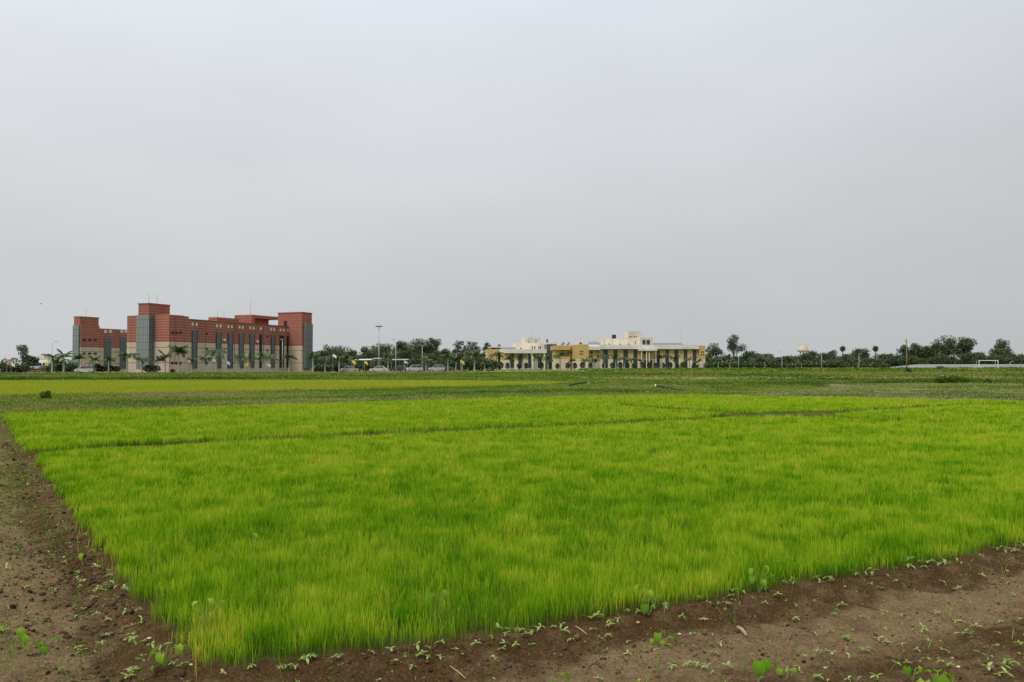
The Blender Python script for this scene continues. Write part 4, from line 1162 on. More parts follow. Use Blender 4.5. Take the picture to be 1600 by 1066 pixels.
# single round bush on the bund, weed mounds on the right
def lone_bush(px, base, wpx, hpx, lab, seed, mt='tree', tint=.55):
    Y = GY(px, base); X = GX(px, Y); rs = np.random.default_rng(seed)
    w_, h_ = wpx * Y / F, hpx * Y / F; n = 900
    root = tag(empty('bush', (X, Y, hp(X, Y))), lab, 'bush')
    dv = rs.normal(size=(n, 3)); dv /= np.linalg.norm(dv, axis=1)[:, None]
    C = dv * (rs.random(n) ** .4)[:, None] * np.array([w_ / 2, w_ / 2.4, h_ / 2]) * (1 + .2 * np.sin(dv[:, :1] * 4 + seed + dv[:, 2:] * 5)) + np.array([0, 0, h_ * .48]); C[:, 2] = np.maximum(C[:, 2], .01)
    v, f, tt = cards(C, rs.uniform(.05, .12, n) * (Y / 42) ** .5, tint + rs.normal(0, .15, n), asp=.7)
    link('foliage', np_mesh('foliage', v, [f], M[mt], {'tint': tt}), root)
    MB().tube([(0, 0, -.1), (0, 0, h_ * .5)], [.03, .015], 5).build('stem', M['bark'], root)
lone_bush(72.5, 625.5, 17, 15, 'round dark green bush alone on the bund at the left', 1, 'weed', .34)
lone_bush(1470, 600.5, 22, 11, 'left dark weed mound among the three by the fallow plot', 2, 'weed', .22)
lone_bush(1488, 600.5, 24, 11.5, 'largest dark weed mound of the three by the fallow plot', 3, 'weed', .22)
lone_bush(1504, 600, 20, 8.5, 'right lowest dark weed mound of the three by the fallow plot', 4, 'weed', .22)
lone_bush(1543, 600, 9, 6, 'small single weed tuft right of the three dark mounds', 5, 'shrub', .7)
lone_bush(1419, 584, 10, 9, 'weedy bush at the foot of the wooden pole', 6, 'shrub', .8)
lone_bush(1468, 578.6, 14, 7, 'low bush before the sheet wall', 7, 'shrub', .9)

# ================================================================== STREET FURNITURE
def lamp(px, top, Y, lab, arm=(9, 8), two=False):
    X = GX(px, Y); H = ZA(px, top, Y); s = Y / F
    root = tag(empty('street_lamp', (X, Y, 0)), lab, 'street lamp', 'street lamps')
    MB().tube([(0, 0, -.3), (0, 0, H * .5), (0, 0, H)], [.11, .085, .06], 7).build('pole', M['pole'], root, smooth=True)
    for sg in ((1, -1) if two else (1,)):
        ax, azz = arm[0] * s * sg, arm[1] * s
        MB().tube([(0, 0, H - .02), (ax * .5, 0, H + azz * .75), (ax, 0, H + azz)], [.045, .04, .035], 5).build('arm', M['pole'], root)
        MB().hexa([(ax - .1, -.14, H + azz - .06), (ax + .5 * sg + .1, -.10, H + azz + .02), (ax + .5 * sg + .1, .10, H + azz + .02), (ax - .1, .14, H + azz - .06),
                   (ax - .1, -.14, H + azz + .06), (ax + .5 * sg + .1, -.10, H + azz + .10), (ax + .5 * sg + .1, .10, H + azz + .10), (ax - .1, .14, H + azz + .06)]).build('lamp_head', M['pole'], root)
lamp(81, 541, 180, 'street lamp with one raised arm left of the brick building', (5, 7))
lamp(441.3, 531.5, 178, 'street lamp pole before the right part of the brick building', (-3, 1))
lamp(618.4, 536.5, 184, 'street lamp with its arm to the left beside the carports', (-5, 6))
lamp(659.6, 541.5, 195, 'street lamp with two short arms right of the carports', (4, 2), True)
lamp(712.7, 553, 190, 'thin street lamp among the palms right of the cars', (2, 1))
lamp(830.2, 549.5, 232, 'street lamp before the left wing of the yellow building', (1.5, 1))
lamp(1154, 553, 240, 'street lamp under the tallest eucalyptus', (3, 1.5))
lamp(1221.5, 554.5, 240, 'street lamp with its arm to the left near the water tower', (-5, 5))
lamp(1283.5, 553.5, 240, 'street lamp right of the water tower', (2, 1))
lamp(1342, 554, 240, 'street lamp before the broad dark tree', (2, 1))
lamp(1578, 566, 236, 'short street lamp behind the goal posts', (2, 1))
# floodlight mast
Y = 205.; X = GX(592, Y); H = ZA(592, 507.5, Y)
root = tag(empty('floodlight_mast', (X, Y, 0)), 'tall floodlight mast with a ring of lamps above the carports', 'light mast')
MB().tube([(0, 0, -.3), (0, 0, H * .5), (0, 0, H)], [.20, .14, .09], 9).build('pole', M['pole'], root, smooth=True)
MB().lathe([(.55, H - .5), (.6, H - .45), (.6, H - .35), (.55, H - .3)], 14).build('lamp_ring', M['pole'], root)
MB().tube([(0, 0, H), (0, 0, H + .9)], .03, 5).build('lightning_rod', M['pole'], root)
for k in range(8):
    a = 2 * math.pi * k / 8; c_, s_ = math.cos(a), math.sin(a)
    mb = MB(); mb.tube([(c_ * .5, s_ * .5, H - .4), (c_ * .72, s_ * .72, H - .42)], .05, 4)
    mb.hexa([(c_ * .74 + dx, s_ * .74 + dy, H - .42 + dz) for dz in (-.13, .10) for dx, dy in ((-.13, -.13), (.13, -.13), (.13, .13), (-.13, .13))])
    mb.build('floodlight', M['black'], root)
# wooden pole
Y = 214.; X = GX(1416.5, Y); H = ZA(1416.5, 529.5, Y)
root = tag(empty('utility_pole', (X, Y, 0)), 'bare brown wooden utility pole standing right of centre', 'utility pole')
MB().tube([(0, 0, -.3), (.02, 0, H * .5), (-.02, 0, H)], [.17, .15, .12], 8).build('pole', M['wood'], root, smooth=True)
MB().box(-.5, .5, -.06, .06, H - .75, H - .62).build('cross_arm', M['wood'], root)
for q in (-.42, .42): MB().lathe([(.03, H - .62), (.06, H - .58), (.04, H - .5), (.06, H - .46), (.03, H - .4)], 8, (q, 0, 0)).build('insulator', M['white'], root)
# goal
Y = 203.; x0, x1 = GX(1529.4, Y), GX(1559, Y); H = ZA(1545, 563.6, Y)
root = tag(empty('goal', ((x0 + x1) / 2, Y, 0)), 'white football goal frame without a net before the sheet wall', 'goal'); hw = (x1 - x0) / 2
for q in (-hw, hw): MB().tube([(q, 0, -.2), (q, 0, H)], .075, 8).build('goal_post', M['white'], root)
MB().tube([(-hw - .07, 0, H + .01), (hw + .07, 0, H + .01)], .078, 8).build('crossbar', M['white'], root)
for q in (-hw, hw): MB().tube([(q, .05, H), (q, 1.0, H - .1), (q, 1.6, .0)], .035, 6).build('back_stay', M['white'], root)
# sheet wall
wa, wb_ = (GX(1382, 250), 250), (GX(1640, 236), 236)
root = tag(empty('sheet_wall', (wa[0], wa[1], 0), math.atan2(wb_[1] - wa[1], wb_[0] - wa[0])), 'long pale grey sheet wall along the far right of the field', 'wall')
L = math.hypot(wb_[0] - wa[0], wb_[1] - wa[1])
ns = int(L / .30); vs, fs = [], []
for i in range(ns + 1):
    q = L * i / ns; dy = .045 * (1 if i % 2 else -1); h_ = 1.48 * min(1, .35 + q / 14)
    vs += [(q, dy, -.2), (q, dy, h_), (q, dy + .03, h_), (q, dy + .03, -.2)]
for i in range(ns):
    for k in range(4): fs.append((i * 4 + k, i * 4 + 4 + k, i * 4 + 4 + (k + 1) % 4, i * 4 + (k + 1) % 4))
MB().add(vs, [tuple(reversed(f)) for f in fs]).build('sheeting', M['greywall'], root)
for i in range(int(L / 3) + 1): MB().tube([(i * 3., .15, -.3), (i * 3., .15, 1.44 * min(1, .35 + i * 3. / 14))], .04, 5).build('post', M['pole'], root)
MB().box(0, L, -.10, .02, -.2, .16).build('footing', M['concrete'], root)
# water tower
Y = 400.; X = GX(1255, Y); s = Y / F
zt_, zb_ = ZA(1255, 539.5, Y), ZA(1255, 549, Y)
root = tag(empty('water_tower', (X, Y, 0)), 'cream drum shaped water tower rising behind the right hand trees', 'water tower')
M['drum'] = mat('cream_drum', (.52, .45, .32), .85, noise=(.5, .12)); M['drumrim'] = mat('drum_rim', (.34, .24, .17), .9)
r0, r1 = 8.3 * s, 5.6 * s
MB().lathe([(r0 * .9, zb_), (r0, zb_ + .25), (r0 * .99, zb_ + .5), (r1, zt_ - .35), (r1 * .85, zt_ - .08), (r1 * .3, zt_ + .05), (.05, zt_ + .1)], 24).build('tank', M['drum'], root, smooth=True)
MB().lathe([(r0 * .7, zb_ - .35), (r0 * 1.05, zb_ - .3), (r0 * 1.06, zb_ - .02), (r0 * .7, zb_ - .01)], 24).build('gallery', M['drumrim'], root)
for k in range(6):
    a = 2 * math.pi * (k + .25) / 6; MB().tube([(math.cos(a) * r0 * .62, math.sin(a) * r0 * .62, -.4), (math.cos(a) * r0 * .58, math.sin(a) * r0 * .58, zb_ - .3)], .22, 6).build('leg', M['drumrim'], root)
for z in (zb_ * .4, zb_ * .72): MB().lathe([(r0 * .56, z), (r0 * .66, z), (r0 * .66, z + .25), (r0 * .56, z + .25)], 12).build('ring_beam', M['drumrim'], root)
for k in range(10):
    a = 2 * math.pi * k / 10; MB().tube([(math.cos(a) * r1 * .98, math.sin(a) * r1 * .98, zt_ - .8), (math.cos(a) * r1 * 1.02, math.sin(a) * r1 * 1.02, zt_ + .3)], .05, 4).build('railing_post', M['drumrim'], root)

# flags on poles
def flag_mat(name, c1, c2=None):
    mm = mat(name, c1, .7)
    return mm
FM_ = {'yellow': mat('yellow_cloth', (.62, .50, .06), .8), 'white': mat('white_cloth', (.70, .70, .68), .8), 'pink': mat('faded_red_cloth', (.55, .22, .20), .8), 'blue': mat('pale_blue_cloth', (.52, .58, .66), .8), 'violet': mat('pale_violet_cloth', (.45, .42, .52), .8)}
FL_ = [(11, 566, 'pink', 'faded red flag on a pole at the far left edge'), (17.5, 570, 'white', 'white flag next to the faded red flag at the far left'), (70, 569, 'yellow', 'yellow flag left of the brick building'),
       (98, 561.5, 'white', 'white flag close to the left glass tower'), (126.5, 568, 'pink', 'faded red flag before the left end block'), (208, 560, 'yellow', 'yellow flag beside the front glass tower'),
       (293, 565, 'violet', 'pale violet flag before the front end block'), (331.5, 562.5, 'white', 'white flag before the long brick wing'), (353.5, 567, 'blue', 'pale blue flag before the long brick wing'),
       (389.8, 568.8, 'yellow', 'yellow flag before the long brick wing'), (416, 569.5, 'white', 'small white flag before the right end of the brick wing'), (520, 556.5, 'white', 'white flag among the palms right of the brick building'),
       (549.8, 566, 'yellow', 'yellow flag left of the carports'), (569.5, 567, 'yellow', 'yellow flag under the left carport'), (631.5, 566.5, 'white', 'white triangular flag hanging beside the dark car'), (719.5, 566, 'yellow', 'yellow flag among the palms right of the parked cars')]
for i, (px, py, c, lab) in enumerate(FL_):
    Y = 177.5 if px < 480 else 183.5
    X = GX(px, Y); z = ZA(px, py, Y); s = Y / F
    root = tag(empty('flag', (X, Y, 0)), lab, 'flag', 'flags along the road')
    MB().tube([(0, 0, -.2), (0, 0, z + .55)], .03, 5).build('flagpole', M['pole'], root)
    w_, h_ = prs.uniform(.75, .95), prs.uniform(.55, .7); sg = -1 if px in (98, 389.8) else 1; vs, fs = [], []
    n_ = 6
    tri = 'triangular' in lab
    for k in range(n_ + 1):
        u_ = k / n_; dy = .07 * math.sin(u_ * 7 + i); droop = -.35 * u_ * u_ - .1 * u_
        hh2 = h_ * ((1 - .85 * u_) if tri else 1)
        for th in (-.006, .006): vs += [(sg * u_ * w_, dy + th, z - hh2 / 2 + droop + .15), (sg * u_ * w_, dy + th, z + hh2 / 2 + droop + .15)]
    for k in range(n_):
        b_ = k * 4; fs += [(b_, b_ + 4, b_ + 5, b_ + 1), (b_ + 2, b_ + 3, b_ + 7, b_ + 6), (b_ + 1, b_ + 5, b_ + 7, b_ + 3), (b_, b_ + 2, b_ + 6, b_ + 4)]
    MB().add(vs, fs).build('cloth', FM_[c], root)

# ================================================================== CARS
CARPAINT = {k: mat(k + '_car_paint', c, .35, .1, .5) for k, c in (('white', (.45, .45, .45)), ('charcoal', (.05, .055, .065)), ('silver', (.42, .43, .45)), ('maroon', (.14, .03, .03)))}
M['carglass'] = mat('car_glass', (.025, .03, .035), .12, 0, .6)
M['lamp'] = mat('lamp_lens', (.75, .75, .72), .2)
M['redlamp'] = mat('tail_lens', (.40, .03, .02), .3)
def car(px, Y, paint, lab, kind='sedan', face=-1, rz=0.):
    """length along x; face -1 looks left"""
    X = GX(px, Y)
    root = tag(empty('parked_car', (X, Y, 0.05), rz), lab, 'car', 'cars parked before the trees')
    if kind == 'sedan': low = [(-2.15, .28), (-2.2, .62), (-2.05, .78), (-1.05, .92), (1.35, .94), (2.0, .88), (2.15, .6), (2.12, .28)]; cab = [(-1.1, .92), (-.35, 1.42), (.75, 1.45), (1.45, .95)]
    else: low = [(-2.0, .32), (-2.08, .75), (-1.9, .95), (-1.15, 1.05), (1.75, 1.05), (1.92, .8), (1.9, .32)]; cab = [(-1.2, 1.05), (-.55, 1.62), (1.35, 1.66), (1.72, 1.05)]
    low = [(a * (1 if face < 0 else -1), z) for a, z in low]; cab = [(a * (1 if face < 0 else -1), z) for a, z in cab]
    def ext(prof, y0, y1, ins=0., insz=0., zc=None):
        n = len(prof); cx = sum(p[0] for p in prof) / n; vs = []
        lay = [(y0, .94), (y0 + .12, 1.0), (y1 - .12, 1.0), (y1, .94)]
        for yy, k in lay: vs += [(cx + (p[0] - cx) * k, yy, p[1] if p[1] < .5 else .3 + (p[1] - .3) * (1 - (1 - k) * .5)) for p in prof]
        fs = [tuple(range(n)), tuple(reversed(range(3 * n, 4 * n)))]
        for l in range(3):
            for k in range(n): fs.append((l * n + k, l * n + n + k, l * n + n + (k + 1) % n, l * n + (k + 1) % n))
        return MB().add(vs, fs)
    ext(low, -.85, .85).build('body', CARPAINT[paint], root)
    # cabin tapers inwards to the roof
    n = len(cab); vs = [(p[0], -.80 if p[1] < 1.2 else -.62, p[1]) for p in cab] + [(p[0], .80 if p[1] < 1.2 else .62, p[1]) for p in cab]
    fs = [tuple(range(n)), tuple(reversed(range(n, 2 * n)))] + [(k, n + k, n + (k + 1) % n, (k + 1) % n) for k in range(n)]
    MB().add(vs, fs).build('windows', M['carglass'], root)
    r1_, r2_ = cab[1], cab[2]; sg = 1 if r2_[0] > r1_[0] else -1
    MB().box(min(r1_[0], r2_[0]) - .02, max(r1_[0], r2_[0]) + .02, -.64, .64, r1_[1] - .03, r2_[1] + .03).build('roof', CARPAINT[paint], root)
    for (p, q) in ((cab[0], cab[1]), (cab[3], cab[2])):
        for yy in (-1, 1): MB().tube([(p[0], .81 * yy, p[1]), (q[0], .63 * yy, q[1])], .045, 5).build('pillar', CARPAINT[paint], root)
    mx_ = (cab[1][0] + cab[2][0]) / 2
    for yy in (-1, 1): MB().tube([(mx_, .81 * yy, cab[0][1]), (mx_, .635 * yy, cab[1][1])], .035, 5).build('pillar', CARPAINT[paint], root)
    for wx in (-1.32, 1.28):
        for yy in (-.80, .80):
            w_ = MB().tube([(wx, yy - .1, .31), (wx, yy + .1, .31)], .31, 14).build('wheel', M['rubber'], root)
            MB().tube([(wx, yy - .112, .31), (wx, yy + .112, .31)], .19, 10).build('rim', M['rim'], w_)
    xf = low[1][0] * .985; xr = low[-2][0] * .985
    for yy in (-.6, .6):
        MB().box(xf - .05, xf + .05, yy - .18, yy + .18, .60, .74).build('headlight', M['lamp'], root)
        MB().box(xr - .05, xr + .05, yy - .18, yy + .18, .66, .80).build('tail_light', M['redlamp'], root)
car(592.5, 188.5, 'white', 'white sedan parked side on under the carports')
car(623, 190, 'charcoal', 'dark car parked behind the street lamp right of the white sedan', 'hatch')
car(648, 189.5, 'white', 'white hatchback right of the dark car', 'hatch', -1, .25)
car(664, 192, 'charcoal', 'charcoal car behind the white hatchback', 'hatch', 1, .2)
car(683, 192, 'silver', 'silver car among the palm trunks', 'hatch', -1)
car(699, 193, 'charcoal', 'dark car at the right end of the parked row', 'sedan', 1)
car(545, 190, 'white', 'white car half hidden by bushes left of the carports', 'sedan', 1, .5)
car(134, 177.8, 'white', 'white topped jeep before the left end block', 'hatch', -1, .1)
# carports
def carport(p0, p1, py, Y, lab, deep=3.5, mt='pole'):
    x0, x1 = GX(p0, Y), GX(p1, Y); H = ZA((p0 + p1) / 2, py, Y); hw_ = (x1 - x0) / 2
    root = tag(empty('carport', ((x0 + x1) / 2, Y, 0)), lab, 'carport', 'carports over the parking rows')
    MB().hexa([(-hw_, -deep / 2, H - .12), (hw_, -deep / 2, H - .12), (hw_, deep / 2, H + .06), (-hw_, deep / 2, H + .06), (-hw_, -deep / 2, H), (hw_, -deep / 2, H), (hw_, deep / 2, H + .18), (-hw_, deep / 2, H + .18)]).build('roof', M[mt], root)
    for q in (-hw_ * .9, 0, hw_ * .9):
        MB().tube([(q, 0, -.2), (q, 0, H - .02)], .05, 5).build('post', M['pole'], root)
        MB().tube([(q, 0, H * .7), (q, -deep * .4, H - .12)], .03, 4).build('brace', M['pole'], root)
carport(552.5, 581, 562.2, 192, 'left carport with a bright thin roof', mt='white')
carport(584, 595.5, 560.4, 197, 'short carport behind the white sedan')
carport(610, 638, 562.2, 194, 'right carport over the dark car')
# pink sheds and white block at the far left
def shed(px0, px1, pyt, Y, lab, wall, roof, pitch=1.):
    x0, x1 = GX(px0, Y), GX(px1, Y); H = ZA((px0 + px1) / 2, pyt, Y); hw_ = (x1 - x0) / 2
    root = tag(empty('shed', ((x0 + x1) / 2, Y, 0)), lab, 'shed')
    MB().box(-hw_, hw_, -2, 2, -.2, H - pitch).build('wall', wall, root)
    MB().add([(-hw_ - .3, -2.4, H - pitch), (hw_ + .3, -2.4, H - pitch), (hw_ + .3, 2.4, H - pitch), (-hw_ - .3, 2.4, H - pitch), (-hw_ - .1, 0, H), (hw_ + .1, 0, H)], [(0, 1, 5, 4), (2, 3, 4, 5), (1, 2, 5), (3, 0, 4), (3, 2, 1, 0)]).build('roof', roof, root)
    MB().box(-.45, .45, -2.06, -1.9, -.1, min(1.9, H - pitch - .15)).build('door', M['dark'], root)
M['pink'] = mat('pink_render', (.42, .27, .19), .9, noise=(1, .2)); M['greyroof'] = mat('grey_sheet_roof', (.20, .21, .21), .7)
shed(34, 48, 574, 200, 'pink shed with a low roof behind the eucalyptus', M['pink'], M['pink'], .4)
shed(45, 64, 572, 204, 'wider pink shed with a grey roof left of the yellow flag', M['pink'], M['greyroof'], .7)
shed(6, 17, 574.5, 200, 'small pink shed under the faded red flag', M['pink'], M['pink'], .4)
shed(-8, 4.5, 577, 196, 'low white shed at the left margin', M['white'], M['white'], .1)
Y = 300.; x0, x1 = GX(62, Y), GX(84, Y); H = ZA(70, 561, Y)
root = tag(empty('white_house', ((x0 + x1) / 2, Y, 0)), 'distant white flat roofed house behind the left trees', 'house'); hw = (x1 - x0) / 2
MB().box(-hw, hw, -4, 4, -.2, H).build('wall', M['white'], root)
MB().box(-hw - .2, hw + .2, -4.2, 4.2, H, H + .25).build('roof', M['band'], root)
xb0, xb1 = GX(66, Y) - (x0 + x1) / 2, GX(73.5, Y) - (x0 + x1) / 2
MB().box(xb0, xb1, -2, 2, H + .25, ZA(70, 555.5, Y)).build('roof_room', M['creamdark'], root)
for q in (-.5, 0, .5): MB().box(hw * q - .5, hw * q + .5, -4.05, -3.9, 1.6, 2.8).build('window', M['dark'], root)

# ================================================================== PIPES, BIRDS, LITTER ON THE BUNDS
def pipe(pts, r_, lab, elbow):
    x0, y0 = pts[0][0], pts[0][1]
    root = tag(empty('irrigation_pipe', (x0, y0, 0)), lab, 'pipe', 'black irrigation pipes')
    MB().tube([(p[0] - x0, p[1] - y0, p[2]) for p in pts], r_, 9).build('hose', M['black'], root, smooth=True)
    MB().tube([(p[0] - x0, p[1] - y0, p[2]) for p in elbow], r_ * 1.45, 9).build('end_cap', M['white'], root, smooth=True)
def W3(px, py, Y): return (GX(px, Y), Y, ZA(px, py, Y))
pipe([W3(884, 604, 60), W3(893, 601.6, 60), W3(901, 599.6, 60.2), W3(909, 598.3, 60.3), W3(918.3, 598.0, 60.4)], .055, 'black hose pipe arching up to a short white end', [W3(918, 598, 60.4), W3(919.8, 598.4, 60.4), W3(920.2, 600.8, 60.4)])
pipe([W3(1024.5, 602.8, 52), W3(1036, 604.4, 51), W3(1050, 607, 50), W3(1066, 610, 49), W3(1078, 611.4, 48.2)], .062, 'straight black pipe sloping down from a white end', [W3(1022.8, 603.2, 52), W3(1025.2, 602.8, 52)])
def egret(px, py, lab, Y=None):
    Y = Y or GY(px, py + 2.2); X = GX(px, Y)
    root = tag(empty('egret', (X, Y, max(0, ZA(px, py + 2.2, Y))), prs.choice((0, 3.0, .4))), lab, 'bird', 'white egrets in the far rice plot')
    root.scale = (.45, .45, .45); mb = MB()
    mb.tube([(-.26, 0, .22), (-.15, 0, .25), (0, 0, .29), (.10, 0, .33), (.15, 0, .40), (.12, 0, .47), (.14, 0, .53), (.19, 0, .545), (.235, 0, .535)], [.012, .055, .085, .06, .03, .024, .034, .03, .012], 8)
    mb.build('body', M['feather'], root, smooth=True)
    MB().tube([(.23, 0, .535), (.31, 0, .525)], [.011, .003], 5).build('beak', M['beak'], root)
    for q in (-.025, .025): MB().tube([(-.01, q, .23), (-.02, q, .12), (0, q, .0)], [.010, .007, .006], 5).build('leg', M['black'], root)
for px, py, lab in ((667, 588, 'egret on the dark bank weeds, left of the two there'), (700.3, 585.6, 'egret on the dark bank weeds, right of the two there'), (645.5, 597.4, 'leftmost egret in the pale rice plot'), (659.5, 597.6, 'egret in the pale rice plot, second from the left'),
                    (674.5, 597.6, 'egret in the pale rice plot, middle of the five'), (690.5, 597.6, 'egret in the pale rice plot, fourth from the left'), (707.6, 598.2, 'rightmost egret in the pale rice plot')):
    egret(px, py, lab)
egret(900, 582, 'single egret on the verge before the ochre corner block')
def rubbish(px, py, wpx, lab):
    Y = GY(px, py + 1); X = GX(px, Y); w_ = wpx * Y / F / 2; rs = np.random.default_rng(int(px))
    V = IV * (1 + rs.normal(0, .25, (12, 1))) * np.array([w_, w_ * .7, w_ * .5]); V[:, 2] += w_ * .35
    o = MB().add([tuple(q) for q in V], [tuple(int(j) for j in f) for f in IF]).build('plastic_bag', M['bagplastic'], None, (X, Y, hp(X, Y) + .03))
    tag(o, lab, 'litter', 'white plastic litter on the bunds')
for q in ((1472, 589, 3.6, 'white plastic bag on the brown strip above the weed mounds'), (1575, 592.4, 4.5, 'flat white plastic bag near the right margin'), (1411, 583, 2.8, 'white plastic bag left of the wooden pole foot'), (1151, 593.3, 2.4, 'white scrap on the brown strip right of the pipes')): rubbish(*q)
# flying birds
for px, py, Y, lab in ((63, 475, 150, 'small bird in flight in the sky left of the brick building'),):
    X, z = GX(px, Y), ZA(px, py, Y)
    root = tag(empty('flying_bird', (X, Y, z), .3), lab, 'bird')
    MB().tube([(-.2, 0, 0), (-.1, 0, .01), (.05, 0, .01), (.15, 0, .02), (.2, 0, .015)], [.01, .045, .05, .03, .005], 7).build('body', M['bark'], root, smooth=True)
    for sg in (-1, 1): MB().hexa([(-.08, sg * .03, .01), (.08, sg * .03, .01), (.06, sg * .26, .10), (-.06, sg * .26, .10), (-.08, sg * .03, .025), (.08, sg * .03, .025), (.06, sg * .26, .11), (-.06, sg * .26, .11)]).build('wing', M['bark'], root)

# ================================================================== WEED SEEDLINGS ON THE SOIL
def leaf_geo(base, az_, L, wd, el, droop, tn, heart=False, fold=.35):
    """one leaf: five stations along a drooping midrib, three vertices across"""
    hor = np.array([math.cos(az_), math.sin(az_), 0]); side = np.array([-math.sin(az_), math.cos(az_), 0]); up_ = np.array([0, 0, 1.])
    st = (0, .16, .38, .62, .84, 1.) if heart else (0, .2, .42, .65, .86, 1.)
    ww = (.55, 1.0, .95, .68, .32, .0) if heart else (.16, .62, 1., .82, .42, .0)
    vs, fs, ts = [], [], []; p = np.array(base, float); e_ = el; prev = 0
    for i, (q, w_) in enumerate(zip(st, ww)):
        d_ = hor * math.cos(e_) + up_ * math.sin(e_)
        p = p + d_ * L * (q - prev); prev = q; e_ -= droop * .28
        nrm = np.cross(d_, side)
        back = -d_ * L * .16 if (heart and i == 0) else 0
        for sgn in (-1, 0, 1):
            vs.append(p + side * sgn * wd * .5 * w_ - nrm * abs(sgn) * fold * wd * .5 * w_ * -1 + (back if sgn else 0)); ts.append(tn + (.10 if sgn == 0 else 0))
    for i in range(5):
        for k in (0, 1): a = i * 3 + k; fs.append((a, a + 1, a + 4, a + 3))
    return vs, fs, ts
def pack(items, name, mt):
    V, Fq, T = [], [], []
    for v, f, t_ in items:
        o = len(V); V += [tuple(q) for q in v]; Fq += [tuple(o + i for i in q) for q in f]; T += t_
    return np_mesh(name, np.array(V), [np.array(Fq)], mt, {'tint': np.clip(T, 0, 1)})
def stem_item(p0, p1, r_, tn):
    mb = MB().tube([p0, ((p0[0] + p1[0]) / 2 + .002, (p0[1] + p1[1]) / 2, (p0[2] + p1[2]) / 2), p1], [r_, r_ * .9, r_ * .7], 4, False)
    return [np.array(q) for q in mb.v], mb.f, [tn] * len(mb.v)
def weed_mesh(kind, seed):
    rs = np.random.default_rng(300 + seed); it = []
    if kind == 'grass':
        for k in range(rs.integers(3, 7)):
            a = rs.uniform(0, 6.28); L = rs.uniform(.07, .15); it.append(leaf_geo((rs.normal() * .006, rs.normal() * .006, 0), a, L, .0045, rs.uniform(1.0, 1.5), rs.uniform(.1, .9), rs.uniform(.1, .45), fold=.2))
    else:
        hgt = {'small': rs.uniform(.012, .03), 'tall': rs.uniform(.08, .13), 'tuft': .03}[kind]
        st = 1 if kind != 'tuft' else 5
        for s_ in range(st):
            bx, by = (0, 0) if st == 1 else rs.normal(0, .03, 2)
            if s_: it.append(stem_item((0, 0, .002), (bx, by, .006), .0022, .1))
            h_ = hgt * rs.uniform(.8, 1.3)
            it.append(stem_item((bx, by, -.01), (bx + rs.normal() * .01, by, h_), .0018 if kind != 'tall' else .0024, .12))
            n_ = rs.integers(3, 6) if kind != 'tall' else rs.integers(4, 7); a0 = rs.uniform(0, 6.28)
            for k in range(n_):
                zz = h_ * (1 if kind != 'tall' else rs.uniform(.82, 1.03)); L = rs.uniform(.022, .042) * (1.15 if kind == 'tall' else 1)
                it.append(leaf_geo((bx, by, zz), a0 + k * 2 * math.pi / n_ + rs.normal() * .25, L, L * rs.uniform(.34, .52), rs.uniform(.05, .8), rs.uniform(.2, 1.2), rs.uniform(.25, .95)))
    return pack(it, 'weed_%s' % kind, M['seedling'])
WM = {k: [weed_mesh(k, 10 * j + i) for i in range(n)] for j, (k, n) in enumerate((('small', 12), ('tall', 5), ('grass', 5), ('tuft', 3)))}
NAME = {'small': 'weed_seedling', 'tall': 'stalked_weed', 'grass': 'grass_tuft', 'tuft': 'weed_clump'}
wrs = random.Random(12)
def put(kind, px, py, label, group, sc=1.):
    X, Y = G(px, py)
    z = hp(X, Y); Y2 = (CH - z) * F / (py - hz(px)); X, Y = GX(px, Y2), Y2; z = hp(X, Y)
    o = link(NAME[kind], wrs.choice(WM[kind]), None, (X, Y, z))
    o.rotation_euler = (wrs.uniform(-.12, .12), wrs.uniform(-.12, .12), wrs.uniform(0, 6.28)); k = sc * wrs.uniform(.85, 1.25); o.scale = (k, k, k)
    tag(o, label, {'small': 'weed', 'tall': 'weed', 'grass': 'grass', 'tuft': 'weed'}[kind], group)
def Z(x0, y0, k, pts): return [(x0 + a / k, y0 + b_ / k) for a, b_ in pts]
sm_r = Z(1200, 800, 4, [(345, 415), (620, 510), (685, 500), (780, 475), (440, 575), (395, 610), (155, 598), (155, 655), (45, 560), (955, 362), (1045, 356), (1090, 376), (1180, 385), (1300, 305), (1395, 305), (1305, 410), (1060, 436), (1165, 440), (1525, 270), (1515, 300),
     (1500, 495), (1420, 665), (1205, 680), (1265, 712), (1160, 770), (1395, 752), (1065, 825), (1400, 812), (1290, 852), (1350, 905), (1525, 850), (1575, 760), (1550, 680), (800, 828), (900, 850), (940, 745), (1040, 915), (955, 915), (835, 925), (770, 958), (1100, 968),
     (660, 810), (710, 842), (580, 845), (480, 858), (365, 765), (375, 850), (285, 875), (200, 880), (530, 1050), (640, 1035), (470, 1028), (345, 1045), (280, 1040), (100, 1000), (165, 990), (1575, 905), (1340, 1015), (1445, 1032), (1395, 1036), (590, 625), (800, 645), (930, 678), (1030, 660), (1140, 662)])
sm_m = Z(900, 860, 5.173, [(120, 545), (190, 556), (325, 553), (260, 640), (120, 680), (490, 556), (835, 600), (1010, 578), (640, 735), (410, 738), (910, 668), (930, 745), (1140, 712), (1100, 800), (750, 985), (955, 935), (890, 990), (1025, 958), (1195, 940), (1085, 1000), (1505, 485), (1400, 445), (1260, 425), (170, 1035), (405, 806), (250, 750), (1455, 1020)]) + \
    Z(600, 860, 5.173, [(60, 880), (100, 905), (285, 825), (355, 835), (320, 935), (355, 942), (450, 935), (465, 840), (580, 905), (630, 892), (735, 790), (1060, 822), (1180, 818), (970, 786), (1140, 738), (1500, 735), (1450, 722), (1105, 640), (1260, 635), (235, 1008), (950, 866)])
